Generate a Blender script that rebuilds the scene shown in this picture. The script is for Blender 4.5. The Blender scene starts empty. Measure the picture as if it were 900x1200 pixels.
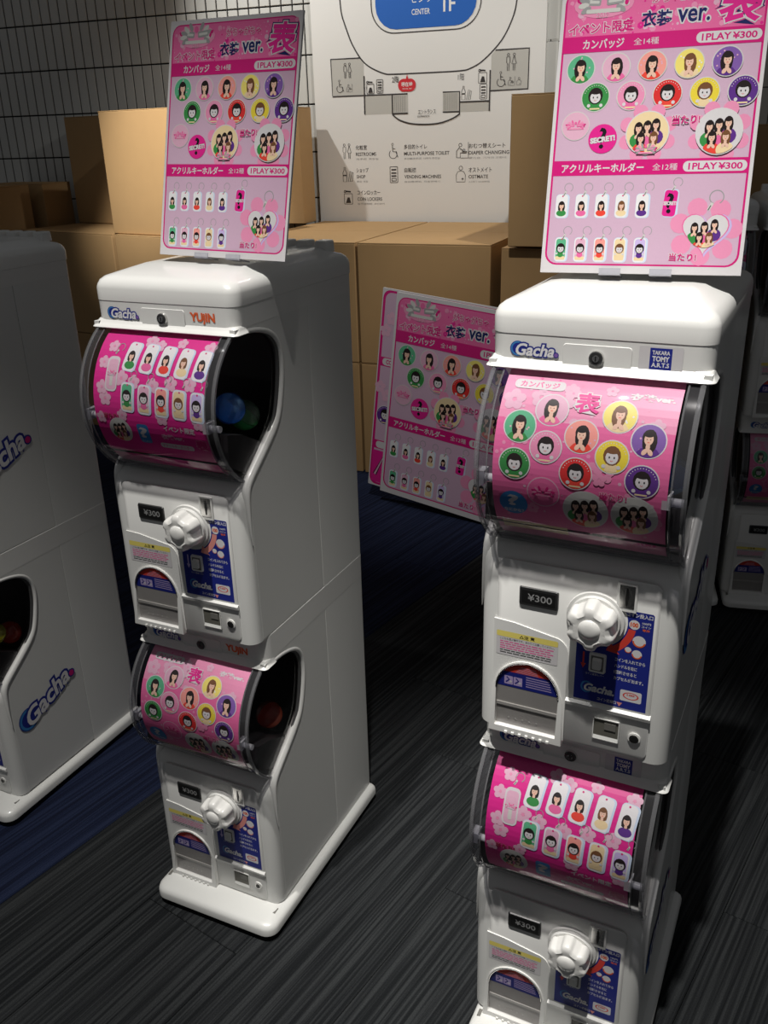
import bpy, math, random
from mathutils import Vector, Matrix, Euler
random.seed(7)
D = bpy.data
COL = bpy.context.scene.collection
SC = bpy.context.scene

# ------------------------------------------------------------------ camera
CAM_H, PIT, ROL, FPX = 1.4695, 0.3957, -0.0290, 1061.53
c_, s_ = math.cos(PIT), math.sin(PIT)
fw = Vector((0, c_, -s_)); up = Vector((0, s_, c_)); rt = Vector((1, 0, 0))
r2 = math.cos(ROL)*rt + math.sin(ROL)*up
u2 = -math.sin(ROL)*rt + math.cos(ROL)*up
cam = D.cameras.new('camera')
cam.sensor_fit = 'VERTICAL'; cam.sensor_height = 24.0; cam.lens = 24.0*FPX/1200.0
cam.clip_start = 0.02
cam_ob = D.objects.new('camera', cam); COL.objects.link(cam_ob)
M = Matrix((r2, u2, -fw)).transposed().to_4x4(); M.translation = Vector((0, 0, CAM_H))
cam_ob.matrix_world = M
SC.camera = cam_ob

# ------------------------------------------------------------------ view + world
SC.view_settings.view_transform = 'Standard'
SC.view_settings.look = 'None'
SC.view_settings.gamma = 1.0
SC.view_settings.exposure = 0.0
SC.view_settings.use_curve_mapping = False
w = D.worlds.new('world'); SC.world = w; w.use_nodes = True
w.node_tree.nodes['Background'].inputs[0].default_value = (0.95, 0.97, 1.0, 1)
w.node_tree.nodes['Background'].inputs[1].default_value = 0.075

# ------------------------------------------------------------------ lights (ceiling spots and one added fill)
def spot(loc, aim, power, size, blend=0.5, col=(1, .975, .93), rad=.03):
    l = D.lights.new('ceiling_or_fill_spot', 'SPOT'); l.energy = power; l.spot_size = math.radians(size)
    l.spot_blend = blend; l.color = col; l.shadow_soft_size = rad
    o = D.objects.new('ceiling_or_fill_spot', l); COL.objects.link(o); o.location = loc
    d = Vector(aim)-Vector(loc); o.rotation_euler = d.to_track_quat('-Z', 'Y').to_euler()
    return o
spot((-0.06, 0.42, 3.60), (0.26, 1.12, 1.00), 430, 28, .9)     # over the right machine
spot((-0.70, 0.72, 3.60), (-0.36, 1.40, 0.50), 325, 30, .8)    # over the left machine
spot((-0.95, 2.30, 3.40), (-0.98, 4.65, 1.35), 950, 20, 1.)    # tall box, left
spot((-1.47, 4.64, 3.20), (-0.10, 4.90, 1.50), 150, 66, .8)     # wall sign from the left
spot((0.98, 2.88, 3.00), (0.20, 4.70, 1.45), 125, 58, .7)      # wall sign from the right
spot((0.00, 2.05, 3.50), (0.26, 3.65, 0.55), 165, 32, .9)      # added fill to brighten the leaning posters and the boxes behind

# ------------------------------------------------------------------ materials
_mats = {}
def mat(name, col=(.8, .8, .8), rough=.5, metal=0., coat=0., spec=.5, noise=0., nscale=60., bump=0., emit=None):
    if name in _mats: return _mats[name]
    m = D.materials.new(name); m.use_nodes = True
    nt = m.node_tree; b = nt.nodes['Principled BSDF']
    b.inputs['Base Color'].default_value = (*col, 1)
    b.inputs['Roughness'].default_value = rough
    b.inputs['Metallic'].default_value = metal
    b.inputs['Coat Weight'].default_value = coat
    b.inputs['Coat Roughness'].default_value = .08
    b.inputs['Specular IOR Level'].default_value = spec
    if noise or bump:
        tc = nt.nodes.new('ShaderNodeTexCoord'); n = nt.nodes.new('ShaderNodeTexNoise')
        n.inputs['Scale'].default_value = nscale; n.inputs['Detail'].default_value = 4
        nt.links.new(tc.outputs['Object'], n.inputs['Vector'])
        if noise:
            r = nt.nodes.new('ShaderNodeMix'); r.data_type = 'RGBA'
            r.inputs[6].default_value = (*[max(0, c*(1-noise)) for c in col], 1)
            r.inputs[7].default_value = (*[min(1, c*(1+noise)) for c in col], 1)
            nt.links.new(n.outputs['Fac'], r.inputs[0]); nt.links.new(r.outputs[2], b.inputs['Base Color'])
        if bump:
            bp = nt.nodes.new('ShaderNodeBump'); bp.inputs['Strength'].default_value = bump
            bp.inputs['Distance'].default_value = .001
            nt.links.new(n.outputs['Fac'], bp.inputs['Height']); nt.links.new(bp.outputs['Normal'], b.inputs['Normal'])
    if emit:
        b.inputs['Emission Color'].default_value = (*col, 1); b.inputs['Emission Strength'].default_value = emit
    _mats[name] = m
    return m

def clear_mat(name, tint=(1, 1, 1), rough=.05, mix=.0, ior=1.45, body=None):
    """thin clear plastic: transparent with fresnel gloss (+ a little solid body colour)"""
    if name in _mats: return _mats[name]
    m = D.materials.new(name); m.use_nodes = True; nt = m.node_tree; nt.nodes.clear()
    out = nt.nodes.new('ShaderNodeOutputMaterial'); tr = nt.nodes.new('ShaderNodeBsdfTransparent')
    gl = nt.nodes.new('ShaderNodeBsdfGlossy'); mx = nt.nodes.new('ShaderNodeMixShader'); fr = nt.nodes.new('ShaderNodeFresnel')
    tr.inputs[0].default_value = (*tint, 1); gl.inputs['Roughness'].default_value = rough
    ge = nt.nodes.new('ShaderNodeNewGeometry'); mf = nt.nodes.new('ShaderNodeMix'); mf.data_type = 'FLOAT'
    mf.inputs[2].default_value = ior; mf.inputs[3].default_value = 1/ior
    nt.links.new(ge.outputs['Backfacing'], mf.inputs[0]); nt.links.new(mf.outputs[0], fr.inputs[0])
    last = tr.outputs[0]
    if mix:
        df = nt.nodes.new('ShaderNodeBsdfDiffuse'); df.inputs[0].default_value = (*(body or tint), 1)
        m2 = nt.nodes.new('ShaderNodeMixShader'); m2.inputs[0].default_value = mix
        nt.links.new(tr.outputs[0], m2.inputs[1]); nt.links.new(df.outputs[0], m2.inputs[2]); last = m2.outputs[0]
    nt.links.new(fr.outputs[0], mx.inputs[0]); nt.links.new(last, mx.inputs[1]); nt.links.new(gl.outputs[0], mx.inputs[2])
    nt.links.new(mx.outputs[0], out.inputs[0])
    _mats[name] = m
    return m

WHITE = mat('white_plastic', (.70, .70, .675), .34, coat=.25, noise=.02, nscale=9, bump=.02)
WHITE2 = mat('white_plastic_front', (.74, .735, .71), .30, coat=.3, noise=.02, nscale=9)
GREYP = mat('grey_recess', (.16, .155, .14), .5, noise=.05)
DARK = mat('dark_lining', (.012, .011, .012), .4, noise=.1)
GASKET = mat('gasket_grey', (.06, .06, .06), .4, noise=.1)
METAL = mat('metal', (.75, .74, .72), .25, 1., noise=.04)
DMETAL = mat('dark_metal', (.10, .10, .10), .35, .8, noise=.1)
BLACK = mat('black_plastic', (.012, .012, .012), .3, noise=.1)
RUBBER_SHADE = mat('rubber_shade', (.01, .01, .01), .7, noise=.1)
CLEAR = clear_mat('clear_cover', (.93, .92, .93), .04)
EDGE = clear_mat('clear_edge', (.78, .78, .80), .08, .20, 1.45, (.42, .42, .43))
BAND = clear_mat('clear_band', (.84, .84, .86), .10, .07, 1.5, (.45, .45, .47))
CLIP = clear_mat('clear_clip', (.62, .62, .68), .1, .4, 1.5, (.75, .75, .78))
PAL = dict(
    white=(.72, .71, .72), off=(.60, .58, .59), black=(.01, .01, .012), skin=(.72, .47, .36), hair=(.018, .012, .012), brown=(.16, .07, .03),
    mag=(.56, .012, .17), mag2=(.66, .02, .24), pink=(.72, .26, .42), pink2=(.70, .13, .32), lpink=(.66, .38, .50), vpink=(.56, .38, .50), salmon=(.78, .30, .26),
    red=(.62, .03, .03), scarlet=(.72, .06, .04), green=(.10, .40, .22), dgreen=(.04, .24, .06), yel=(.78, .66, .16), dyel=(.72, .58, .05),
    purple=(.20, .10, .36), dpurple=(.10, .03, .22), lav=(.52, .42, .70), navy=(.012, .018, .10), blue=(.015, .025, .24), blue2=(.04, .20, .48), cyan=(.10, .35, .55),
    orange=(.76, .13, .04), grey=(.30, .30, .30), lgrey=(.55, .55, .52), dgrey=(.08, .08, .08), silver=(.5, .5, .52), paleb=(.52, .62, .76),
    cream=(.74, .58, .34), signw=(.78, .77, .74), signg=(.50, .49, .45), signblue=(.02, .12, .46), signred=(.60, .03, .04), line=(.045, .04, .04), dred=(.30, .01, .05))
def ink(n, gloss=False):
    return mat('print_'+n+('_gloss' if gloss else ''), PAL[n], .22 if gloss else .45, spec=.5, noise=.03, nscale=300)

# ------------------------------------------------------------------ mesh helpers
class MB:
    def __init__(s): s.v = []; s.f = []; s.m = []; s.mats = []
    def mi(s, m):
        if m not in s.mats: s.mats.append(m)
        return s.mats.index(m)
    def add(s, vs, fs, m):
        o = len(s.v); s.v += [tuple(p) for p in vs]; k = s.mi(m)
        for f in fs: s.f.append(tuple(i+o for i in f)); s.m.append(k)
    def box(s, x0, x1, y0, y1, z0, z1, m):
        v = [(x, y, z) for z in (z0, z1) for y in (y0, y1) for x in (x0, x1)]
        s.add(v, [(0, 2, 3, 1), (4, 5, 7, 6), (0, 1, 5, 4), (1, 3, 7, 5), (3, 2, 6, 7), (2, 0, 4, 6)], m)
    def loft(s, rings, m, cap0=True, cap1=True, closed=True):
        n = len(rings[0]); vs = [p for r in rings for p in r]; fs = []
        for i in range(len(rings)-1):
            for j in range(n if closed else n-1):
                a = i*n+j; b = i*n+(j+1) % n
                fs.append((a, b, b+n, a+n))
        if cap0: fs.append(tuple(range(n))[::-1])
        if cap1: fs.append(tuple(range((len(rings)-1)*n, len(rings)*n)))
        s.add(vs, fs, m)
    def tube(s, path, r, m, n=8, closed=False):
        P = [Vector(p) for p in path]; rings = []
        N = len(P); ref = None
        for i, p in enumerate(P):
            a = P[(i-1) % N] if closed or i > 0 else p; b = P[(i+1) % N] if closed or i < N-1 else p
            t = (b-a).normalized()
            if ref is None: ref = Vector((1, 0, 0)) if abs(t.x) < .8 else Vector((0, 0, 1))
            u = t.cross(ref).normalized(); v = t.cross(u)
            q = r[i] if isinstance(r, list) else r
            rings.append([p+u*math.cos(2*math.pi*k/n)*q+v*math.sin(2*math.pi*k/n)*q for k in range(n)])
        if closed: rings.append(rings[0])
        s.loft(rings, m, not closed, not closed)
    def prism(s, poly, f0, f1, m):
        """poly: 2-D outline; f0/f1 map (a,b) to the two 3-D ends"""
        s.loft([[f0(*p) for p in poly], [f1(*p) for p in poly]], m)
    def cylinder(s, c, ax, r, h, m, n=20, r1=None):
        ax = Vector(ax).normalized(); u = ax.orthogonal().normalized(); v = ax.cross(u); c = Vector(c)
        R = [[c+ax*t+(u*math.cos(2*math.pi*k/n)+v*math.sin(2*math.pi*k/n))*rr for k in range(n)] for t, rr in ((0, r), (h, r if r1 is None else r1))]
        s.loft(R, m)
    def mesh(s, name, smooth=None, dx=0.):
        me = D.meshes.new(name); me.from_pydata([(a+dx, b, c) for a, b, c in s.v] if dx else s.v, [], s.f)
        for m in s.mats: me.materials.append(m)
        me.polygons.foreach_set('material_index', s.m)
        if smooth is not None:
            me.polygons.foreach_set('use_smooth', [True]*len(me.polygons)); me.update()
            me.set_sharp_from_angle(angle=math.radians(smooth))
        me.update()
        return me

def rrect(hx, y0, y1, rf, rb, z, n=6, cx=0.):
    """rounded rectangle ring: x = +-hx, y0 front (corner radius rf), y1 back (rb), counter-clockwise"""
    out = []
    for (x, y, r, a0) in ((hx, y0, rf, -90), (hx, y1, rb, 0), (-hx, y1, rb, 90), (-hx, y0, rf, 180)):
        sx = -1 if x > 0 else 1; sy = 1 if y == y0 else -1
        ccx = x+sx*r; ccy = y+sy*r
        for k in range(n+1):
            a = math.radians(a0+90*k/n); out.append((cx+ccx+r*math.cos(a), ccy+r*math.sin(a), z))
    return out

def link(name, me, parent=None, loc=(0, 0, 0), rot=(0, 0, 0), label=None, scale=None):
    o = D.objects.new(name, me); COL.objects.link(o); o.location = loc; o.rotation_euler = rot
    if parent: o.parent = parent
    if label: o['label'] = label
    if scale: o.scale = scale
    return o
def tag(o, label, cat, group=None, kind=None):
    if label: o['label'] = label
    if cat: o['category'] = cat
    if group: o['group'] = group
    if kind: o['kind'] = kind
    return o
def thing(name, loc, rz, label, cat, group=None):
    o = D.objects.new(name, None); COL.objects.link(o); o.empty_display_size = .05
    o.location = loc; o.rotation_euler = (0, 0, rz)
    return tag(o, label, cat, group)

# ------------------------------------------------------------------ flat print helper
_tc = {}
def text2d(s, bold, shear):
    k = (s, bold, shear)
    if k not in _tc:
        c = D.curves.new('t', 'FONT'); c.body = s; c.size = 1; c.offset = bold; c.shear = shear; c.resolution_u = 3
        o = D.objects.new('t', c); me = D.meshes.new_from_object(o)
        vs = [(v.co.x, v.co.y) for v in me.vertices]; fs = [tuple(p.vertices) for p in me.polygons]
        c0 = D.curves.new('t', 'FONT'); c0.body = s; c0.size = 1; c0.shear = shear
        o0 = D.objects.new('t', c0); m0 = D.meshes.new_from_object(o0)
        xs = [v.co.x for v in m0.vertices] or [0]; ys = [v.co.y for v in m0.vertices] or [0]
        _tc[k] = (vs, fs, (min(xs), max(xs), min(ys), max(ys)))
        D.objects.remove(o); D.objects.remove(o0); D.meshes.remove(me); D.meshes.remove(m0); D.curves.remove(c); D.curves.remove(c0)
    return _tc[k]

class Flat:
    """coloured shapes on a sheet; every shape is (points, faces, ink, layer)"""
    def __init__(s, rx=1., ry=1.): s.sh = []; s.lay = 0
    def poly(s, pts, col, layer=None):
        s.sh.append((list(pts), [tuple(range(len(pts)))], col, s.nl(layer)))
    def nl(s, layer):
        if layer is None: s.lay += 1; return s.lay
        return layer
    def grid(s, x0, x1, y0, y1, col, nx=1, ny=1, layer=None):
        v = [(x0+(x1-x0)*i/nx, y0+(y1-y0)*j/ny) for j in range(ny+1) for i in range(nx+1)]
        f = [(j*(nx+1)+i, j*(nx+1)+i+1, (j+1)*(nx+1)+i+1, (j+1)*(nx+1)+i) for j in range(ny) for i in range(nx)]
        s.sh.append((v, f, col, s.nl(layer)))
    def disc(s, x, y, rx, ry=None, col='white', n=24, layer=None, rot=0., clip=None):
        ry = rx if ry is None else ry; v = [(0, 0)]
        for q in (.34, .67, 1.):
            v += [(rx*q*math.cos(2*math.pi*k/n), ry*q*math.sin(2*math.pi*k/n)) for k in range(n)]
        cr, sr = math.cos(rot), math.sin(rot)
        v = [(x+a*cr-b*sr, y+a*sr+b*cr) for a, b in v]
        if clip:
            cx, cy, R = clip; w_ = []
            for a, b in v:
                d = math.hypot(a-cx, b-cy)
                w_.append((a, b) if d <= R else (cx+(a-cx)*R/d, cy+(b-cy)*R/d))
            v = w_
        f = [(0, 1+k, 1+(k+1) % n) for k in range(n)]+[(j+1+k, j+1+n+k, j+1+n+(k+1) % n, j+1+(k+1) % n) for j in (0, n) for k in range(n)]
        s.sh.append((v, f, col, s.nl(layer)))
    def ring(s, x, y, r0, r1, col, a0=0, a1=360, n=28, layer=None, ys=1.):
        v = []
        for k in range(n+1):
            a = math.radians(a0+(a1-a0)*k/n); v += [(x+r0*math.cos(a), y+ys*r0*math.sin(a)), (x+r1*math.cos(a), y+ys*r1*math.sin(a))]
        s.sh.append((v, [(2*k, 2*k+1, 2*k+3, 2*k+2) for k in range(n)], col, s.nl(layer)))
    def rr(s, x, y, w_, h_, r, col, rot=0., layer=None, n=5, sub=1):
        v = []
        for (sx, sy, a0) in ((1, -1, -90), (1, 1, 0), (-1, 1, 90), (-1, -1, 180)):
            for k in range(n+1):
                a = math.radians(a0+90*k/n); v.append((sx*(w_/2-r)+r*math.cos(a), sy*(h_/2-r)+r*math.sin(a)))
            if (sx, sy) in ((1, -1), (-1, 1)):   # subdivide the upright edges so the shape can follow a curved sheet
                m_ = min(8, int((h_-2*r)/.005)) if h_ < .2 else 0
                y_a = v[-1][1]
                for q in range(1, m_+1): v.append((v[-1][0] if q > 1 else sx*w_/2, y_a-2*y_a*q/(m_+1)))
        cr, sr = math.cos(rot), math.sin(rot)
        v = [(x+a*cr-b*sr, y+a*sr+b*cr) for a, b in v]; N = len(v)
        mid = [(x+(a-x)*.67, y+(b-y)*.67) for a, b in v]; m2 = [(x+(a-x)*.34, y+(b-y)*.34) for a, b in v]
        s.sh.append((v+mid+m2+[(x, y)], [(j+k, j+(k+1) % N, j+N+(k+1) % N, j+N+k) for j in (0, N) for k in range(N)]+[(2*N+k, 2*N+(k+1) % N, 3*N) for k in range(N)], col, s.nl(layer)))
    def line(s, pts, w_, col, layer=None, closed=False):
        P = list(pts)
        if closed: P = P+[P[0]]
        l = s.nl(layer); v = []
        for i, p in enumerate(P):
            a = P[max(i-1, 0)]; b = P[min(i+1, len(P)-1)]
            if closed and i in (0, len(P)-1): a = P[-2]; b = P[1]
            dx, dy = b[0]-a[0], b[1]-a[1]; L = math.hypot(dx, dy) or 1; nx, ny = -dy/L*w_/2, dx/L*w_/2
            v += [(p[0]+nx, p[1]+ny), (p[0]-nx, p[1]-ny)]
        s.sh.append((v, [(2*k+1, 2*k+3, 2*k+2, 2*k) for k in range(len(P)-1)], col, l))
    def text(s, t, x, y, h_, col, width=None, bold=0., out=None, outw=.05, shear=0., rot=0., align='c', layer=None, out2=None):
        passes = []
        if out2: passes.append((bold+outw*2, out2))
        if out: passes.append((bold+outw, out))
        passes.append((bold, col))
        for off, cl in passes:
            vs, fs, (x0, x1, y0, y1) = text2d(t, round(off, 3), shear)
            sy = h_/max(y1-y0, 1e-6); sx = sy if width is None else width/max(x1-x0, 1e-6)
            ox = {'c': (x0+x1)/2, 'l': x0, 'r': x1}[align]; oy = (y0+y1)/2
            cr, sr = math.cos(rot), math.sin(rot); v = []
            for a, b in vs:
                a = (a-ox)*sx; b = (b-oy)*sy; v.append((x+a*cr-b*sr, y+a*sr+b*cr))
            s.sh.append((v, fs, cl, s.nl(layer)))
    def mesh(s, name, fn, step=.00025, gloss=False, base=0.):
        mb = MB(); top = {}
        for v, f, col, lay in s.sh:
            if not v: continue
            mb.add([fn(a, b, lay*step+(base if lay > 1 else 0)) for a, b in v], f, ink(col, gloss))
        return mb.mesh(name)

def relayer(fl, maxl=40):
    """compress layer numbers: a shape only has to sit above the shapes it overlaps"""
    boxes = []
    out = []
    for v, f, col, lay in fl.sh:
        if not v: continue
        xs = [p[0] for p in v]; ys = [p[1] for p in v]; bb = (min(xs), max(xs), min(ys), max(ys)); L = 1
        for (b2, l2) in boxes:
            if l2 >= L and bb[0] < b2[1] and bb[1] > b2[0] and bb[2] < b2[3] and bb[3] > b2[2]: L = l2+1
        boxes.append((bb, L)); out.append((v, f, col, L))
    fl.sh = out
    return fl

# ---- little drawings --------------------------------------------------------
MEM = {'g': ('green', 'dgreen', 'dgreen', 'hair'), 'p': ('lpink', 'pink', 'pink2', 'hair'), 'r': ('salmon', 'red', 'scarlet', 'hair'),
       'y': ('yel', 'dyel', 'cream', 'brown'), 'v': ('purple', 'dpurple', 'dpurple', 'hair')}
def person(F, x, y, r, dress, hair, clip=None, long=True, side=0.):
    d = dict(clip=clip, n=14)
    F.disc(x+side*.05*r, y-.80*r, .60*r, .55*r, dress, **d)
    if long: F.disc(x+side*.05*r, y-.02*r, .34*r, .58*r, hair, **d)
    F.disc(x, y-.28*r, .10*r, .22*r, 'skin', **d)
    F.disc(x, y+.18*r, .31*r, .36*r, hair, **d)
    F.disc(x, y+.08*r, .21*r, .28*r, 'skin', **d)
    F.disc(x-.02*r, y+.30*r, .24*r, .13*r, hair, **d)
    F.disc(x-.08*r, y+.07*r, .025*r, .025*r, 'hair', n=6); F.disc(x+.08*r, y+.07*r, .025*r, .025*r, 'hair', n=6)
    F.disc(x, y-.07*r, .06*r, .02*r, 'scarlet', n=6)
    F.disc(x-.13*r, y-.52*r, .11*r, .17*r, 'skin', rot=-.6, **d); F.disc(x+.13*r, y-.52*r, .11*r, .17*r, 'skin', rot=.6, **d)
def chibi(F, x, y, r, dress, hair, clip=None):
    d = dict(clip=clip, n=14)
    F.disc(x, y-.62*r, .36*r, .36*r, dress, **d)
    F.disc(x, y+.08*r, .50*r, .56*r, hair, **d)
    F.disc(x, y-.02*r, .36*r, .38*r, 'off', **d)
    F.disc(x, y+.36*r, .38*r, .18*r, hair, **d)
    for q in (-1, 1):
        F.disc(x+q*.14*r, y-.02*r, .045*r, .07*r, 'black', n=8)
        F.disc(x+q*.42*r, y-.55*r, .12*r, .12*r, 'off', n=8)
    F.line([(x-.08*r, y-.20*r), (x, y-.24*r), (x+.08*r, y-.20*r)], .03*r, 'red')
def badge(F, x, y, r, m, kind, ry=None, rim='off'):
    bg, bg2, dr, hair = MEM[m]
    F.disc(x, y, r, col=rim, n=28); F.disc(x, y, r*.93, col=bg if kind == 0 else bg2, n=28)
    if kind == 0:
        for k in range(7):
            a = random.random()*6.3; q = r*(.4+.4*random.random()); F.disc(x+q*math.cos(a), y+q*math.sin(a), r*.06, col='lpink' if m != 'y' else 'white', n=6)
        person(F, x, y, r*1.2, dr, hair, clip=(x, y, r*.93), side=random.choice((-1, 1)))
    else:
        for k in range(13):
            a = math.radians(20+k*11.5); F.disc(x+r*.80*math.cos(a), y+r*.80*math.sin(a), r*.035, col='off', n=5)
        chibi(F, x, y, r*1.02, dr, hair, clip=(x, y, r*.93))
        F.rr(x, y-.78*r, .7*r, .10*r, .02*r, 'cream')
def crest(F, x, y, w_, col='dgreen', col2='silver'):
    for q in (-1, 1):
        for k in range(5):
            a = math.radians(90+q*(25+k*24)); F.disc(x+w_*.36*math.cos(a), y+w_*.20*math.sin(a), w_*.10, w_*.05, col2 if k % 2 else col, n=10, rot=a)
        F.disc(x+q*w_*.44, y+w_*.06, w_*.05, w_*.035, 'mag', n=8, rot=q*.6); F.disc(x+q*w_*.40, y-w_*.01, w_*.035, w_*.05, 'mag', n=8)
        F.rr(x+q*w_*.20, y+w_*.03, w_*.30, w_*.13, w_*.03, col, rot=q*.08)
        F.rr(x+q*w_*.20, y+w_*.03, w_*.24, w_*.05, w_*.02, col2, rot=q*.08)
    F.rr(x, y-w_*.13, w_*.60, w_*.07, w_*.02, col2); F.disc(x, y+w_*.13, w_*.06, w_*.07, col='pink2', n=10)
def flower(F, x, y, r, col, col2=None):
    for k in range(5):
        a = math.radians(90+72*k); F.disc(x+r*.58*math.cos(a), y+r*.58*math.sin(a), r*.42, col=col, n=10)
    if col2: F.disc(x, y, r*.2, col=col2, n=8)
def group(F, x, y, r, ry=None, rim='off', bg='lgrey', petals=True):
    if petals:
        for k in range(8):
            a = math.radians(22+45*k); F.disc(x+r*1.02*math.cos(a), y+r*1.02*math.sin(a), r*.34, col='pink', n=12)
    F.disc(x, y, r, col=rim, n=28); F.disc(x, y, r*.95, col=bg, n=28)
    for (dx, dy, m) in ((-.42, .16, 'g'), (.36, .30, 'v'), (-.02, .22, 'p'), (-.28, -.30, 'r'), (.30, -.28, 'y')):
        person(F, x+dx*r, y+dy*r, r*.62, MEM[m][2], MEM[m][3], clip=(x, y, r*.94))
def keyring(F, x, y, r):
    F.ring(x+.7*r, y+1.1*r, r*.78, r*.92, 'grey', -60, 250, 18)
    F.line([(x-.2*r, y-.5*r), (x+.1*r, y+.1*r), (x+.25*r, y+.4*r)], r*.38, 'lgrey'); F.line([(x-.2*r, y-.5*r), (x+.1*r, y+.1*r)], r*.12, 'dgrey')
def keytag(F, x, y, w_, h_, m, kind, rot=0., ring=True, clipcol='white'):
    bg, bg2, dr, hair = MEM[m]
    F.rr(x+.06*w_, y, w_*1.16, h_*1.04, w_*.30, 'paleb', rot)
    F.rr(x, y, w_, h_, w_*.28, 'white', rot)
    if kind:
        F.rr(x, y+.02*h_, w_*.84, h_*.86, w_*.22, {'g': 'green', 'p': 'lpink', 'r': 'salmon', 'y': 'cream', 'v': 'lav'}[m], rot)
        F.rr(x, y-.36*h_, w_*.80, h_*.14, w_*.08, 'cream', rot)
        chibi(F, x, y+.03*h_, w_*.74, dr, hair)
    else:
        F.disc(x, y-.30*h_, w_*.42, h_*.14, dr, n=14); person(F, x, y-.03*h_, w_*.88, dr, hair, clip=(x, y+.05*h_, w_*.50))
    F.disc(x+w_*.05, y+.43*h_, w_*.07, col='mag', n=8)
    if ring: keyring(F, x+.2*w_, y+.56*h_, w_*.42)
def heart(F, x, y, r, col, layer=None, k=1.):
    P = []
    for i in range(36):
        t = 2*math.pi*i/36; P.append((x+k*r*(16*math.sin(t)**3)/16, y+k*r*(13*math.cos(t)-5*math.cos(2*t)-2*math.cos(3*t)-math.cos(4*t))/16))
    F.sh.append((P+[(x, y)], [(i, (i+1) % 36, 36) for i in range(36)], col, F.nl(layer)))

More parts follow.
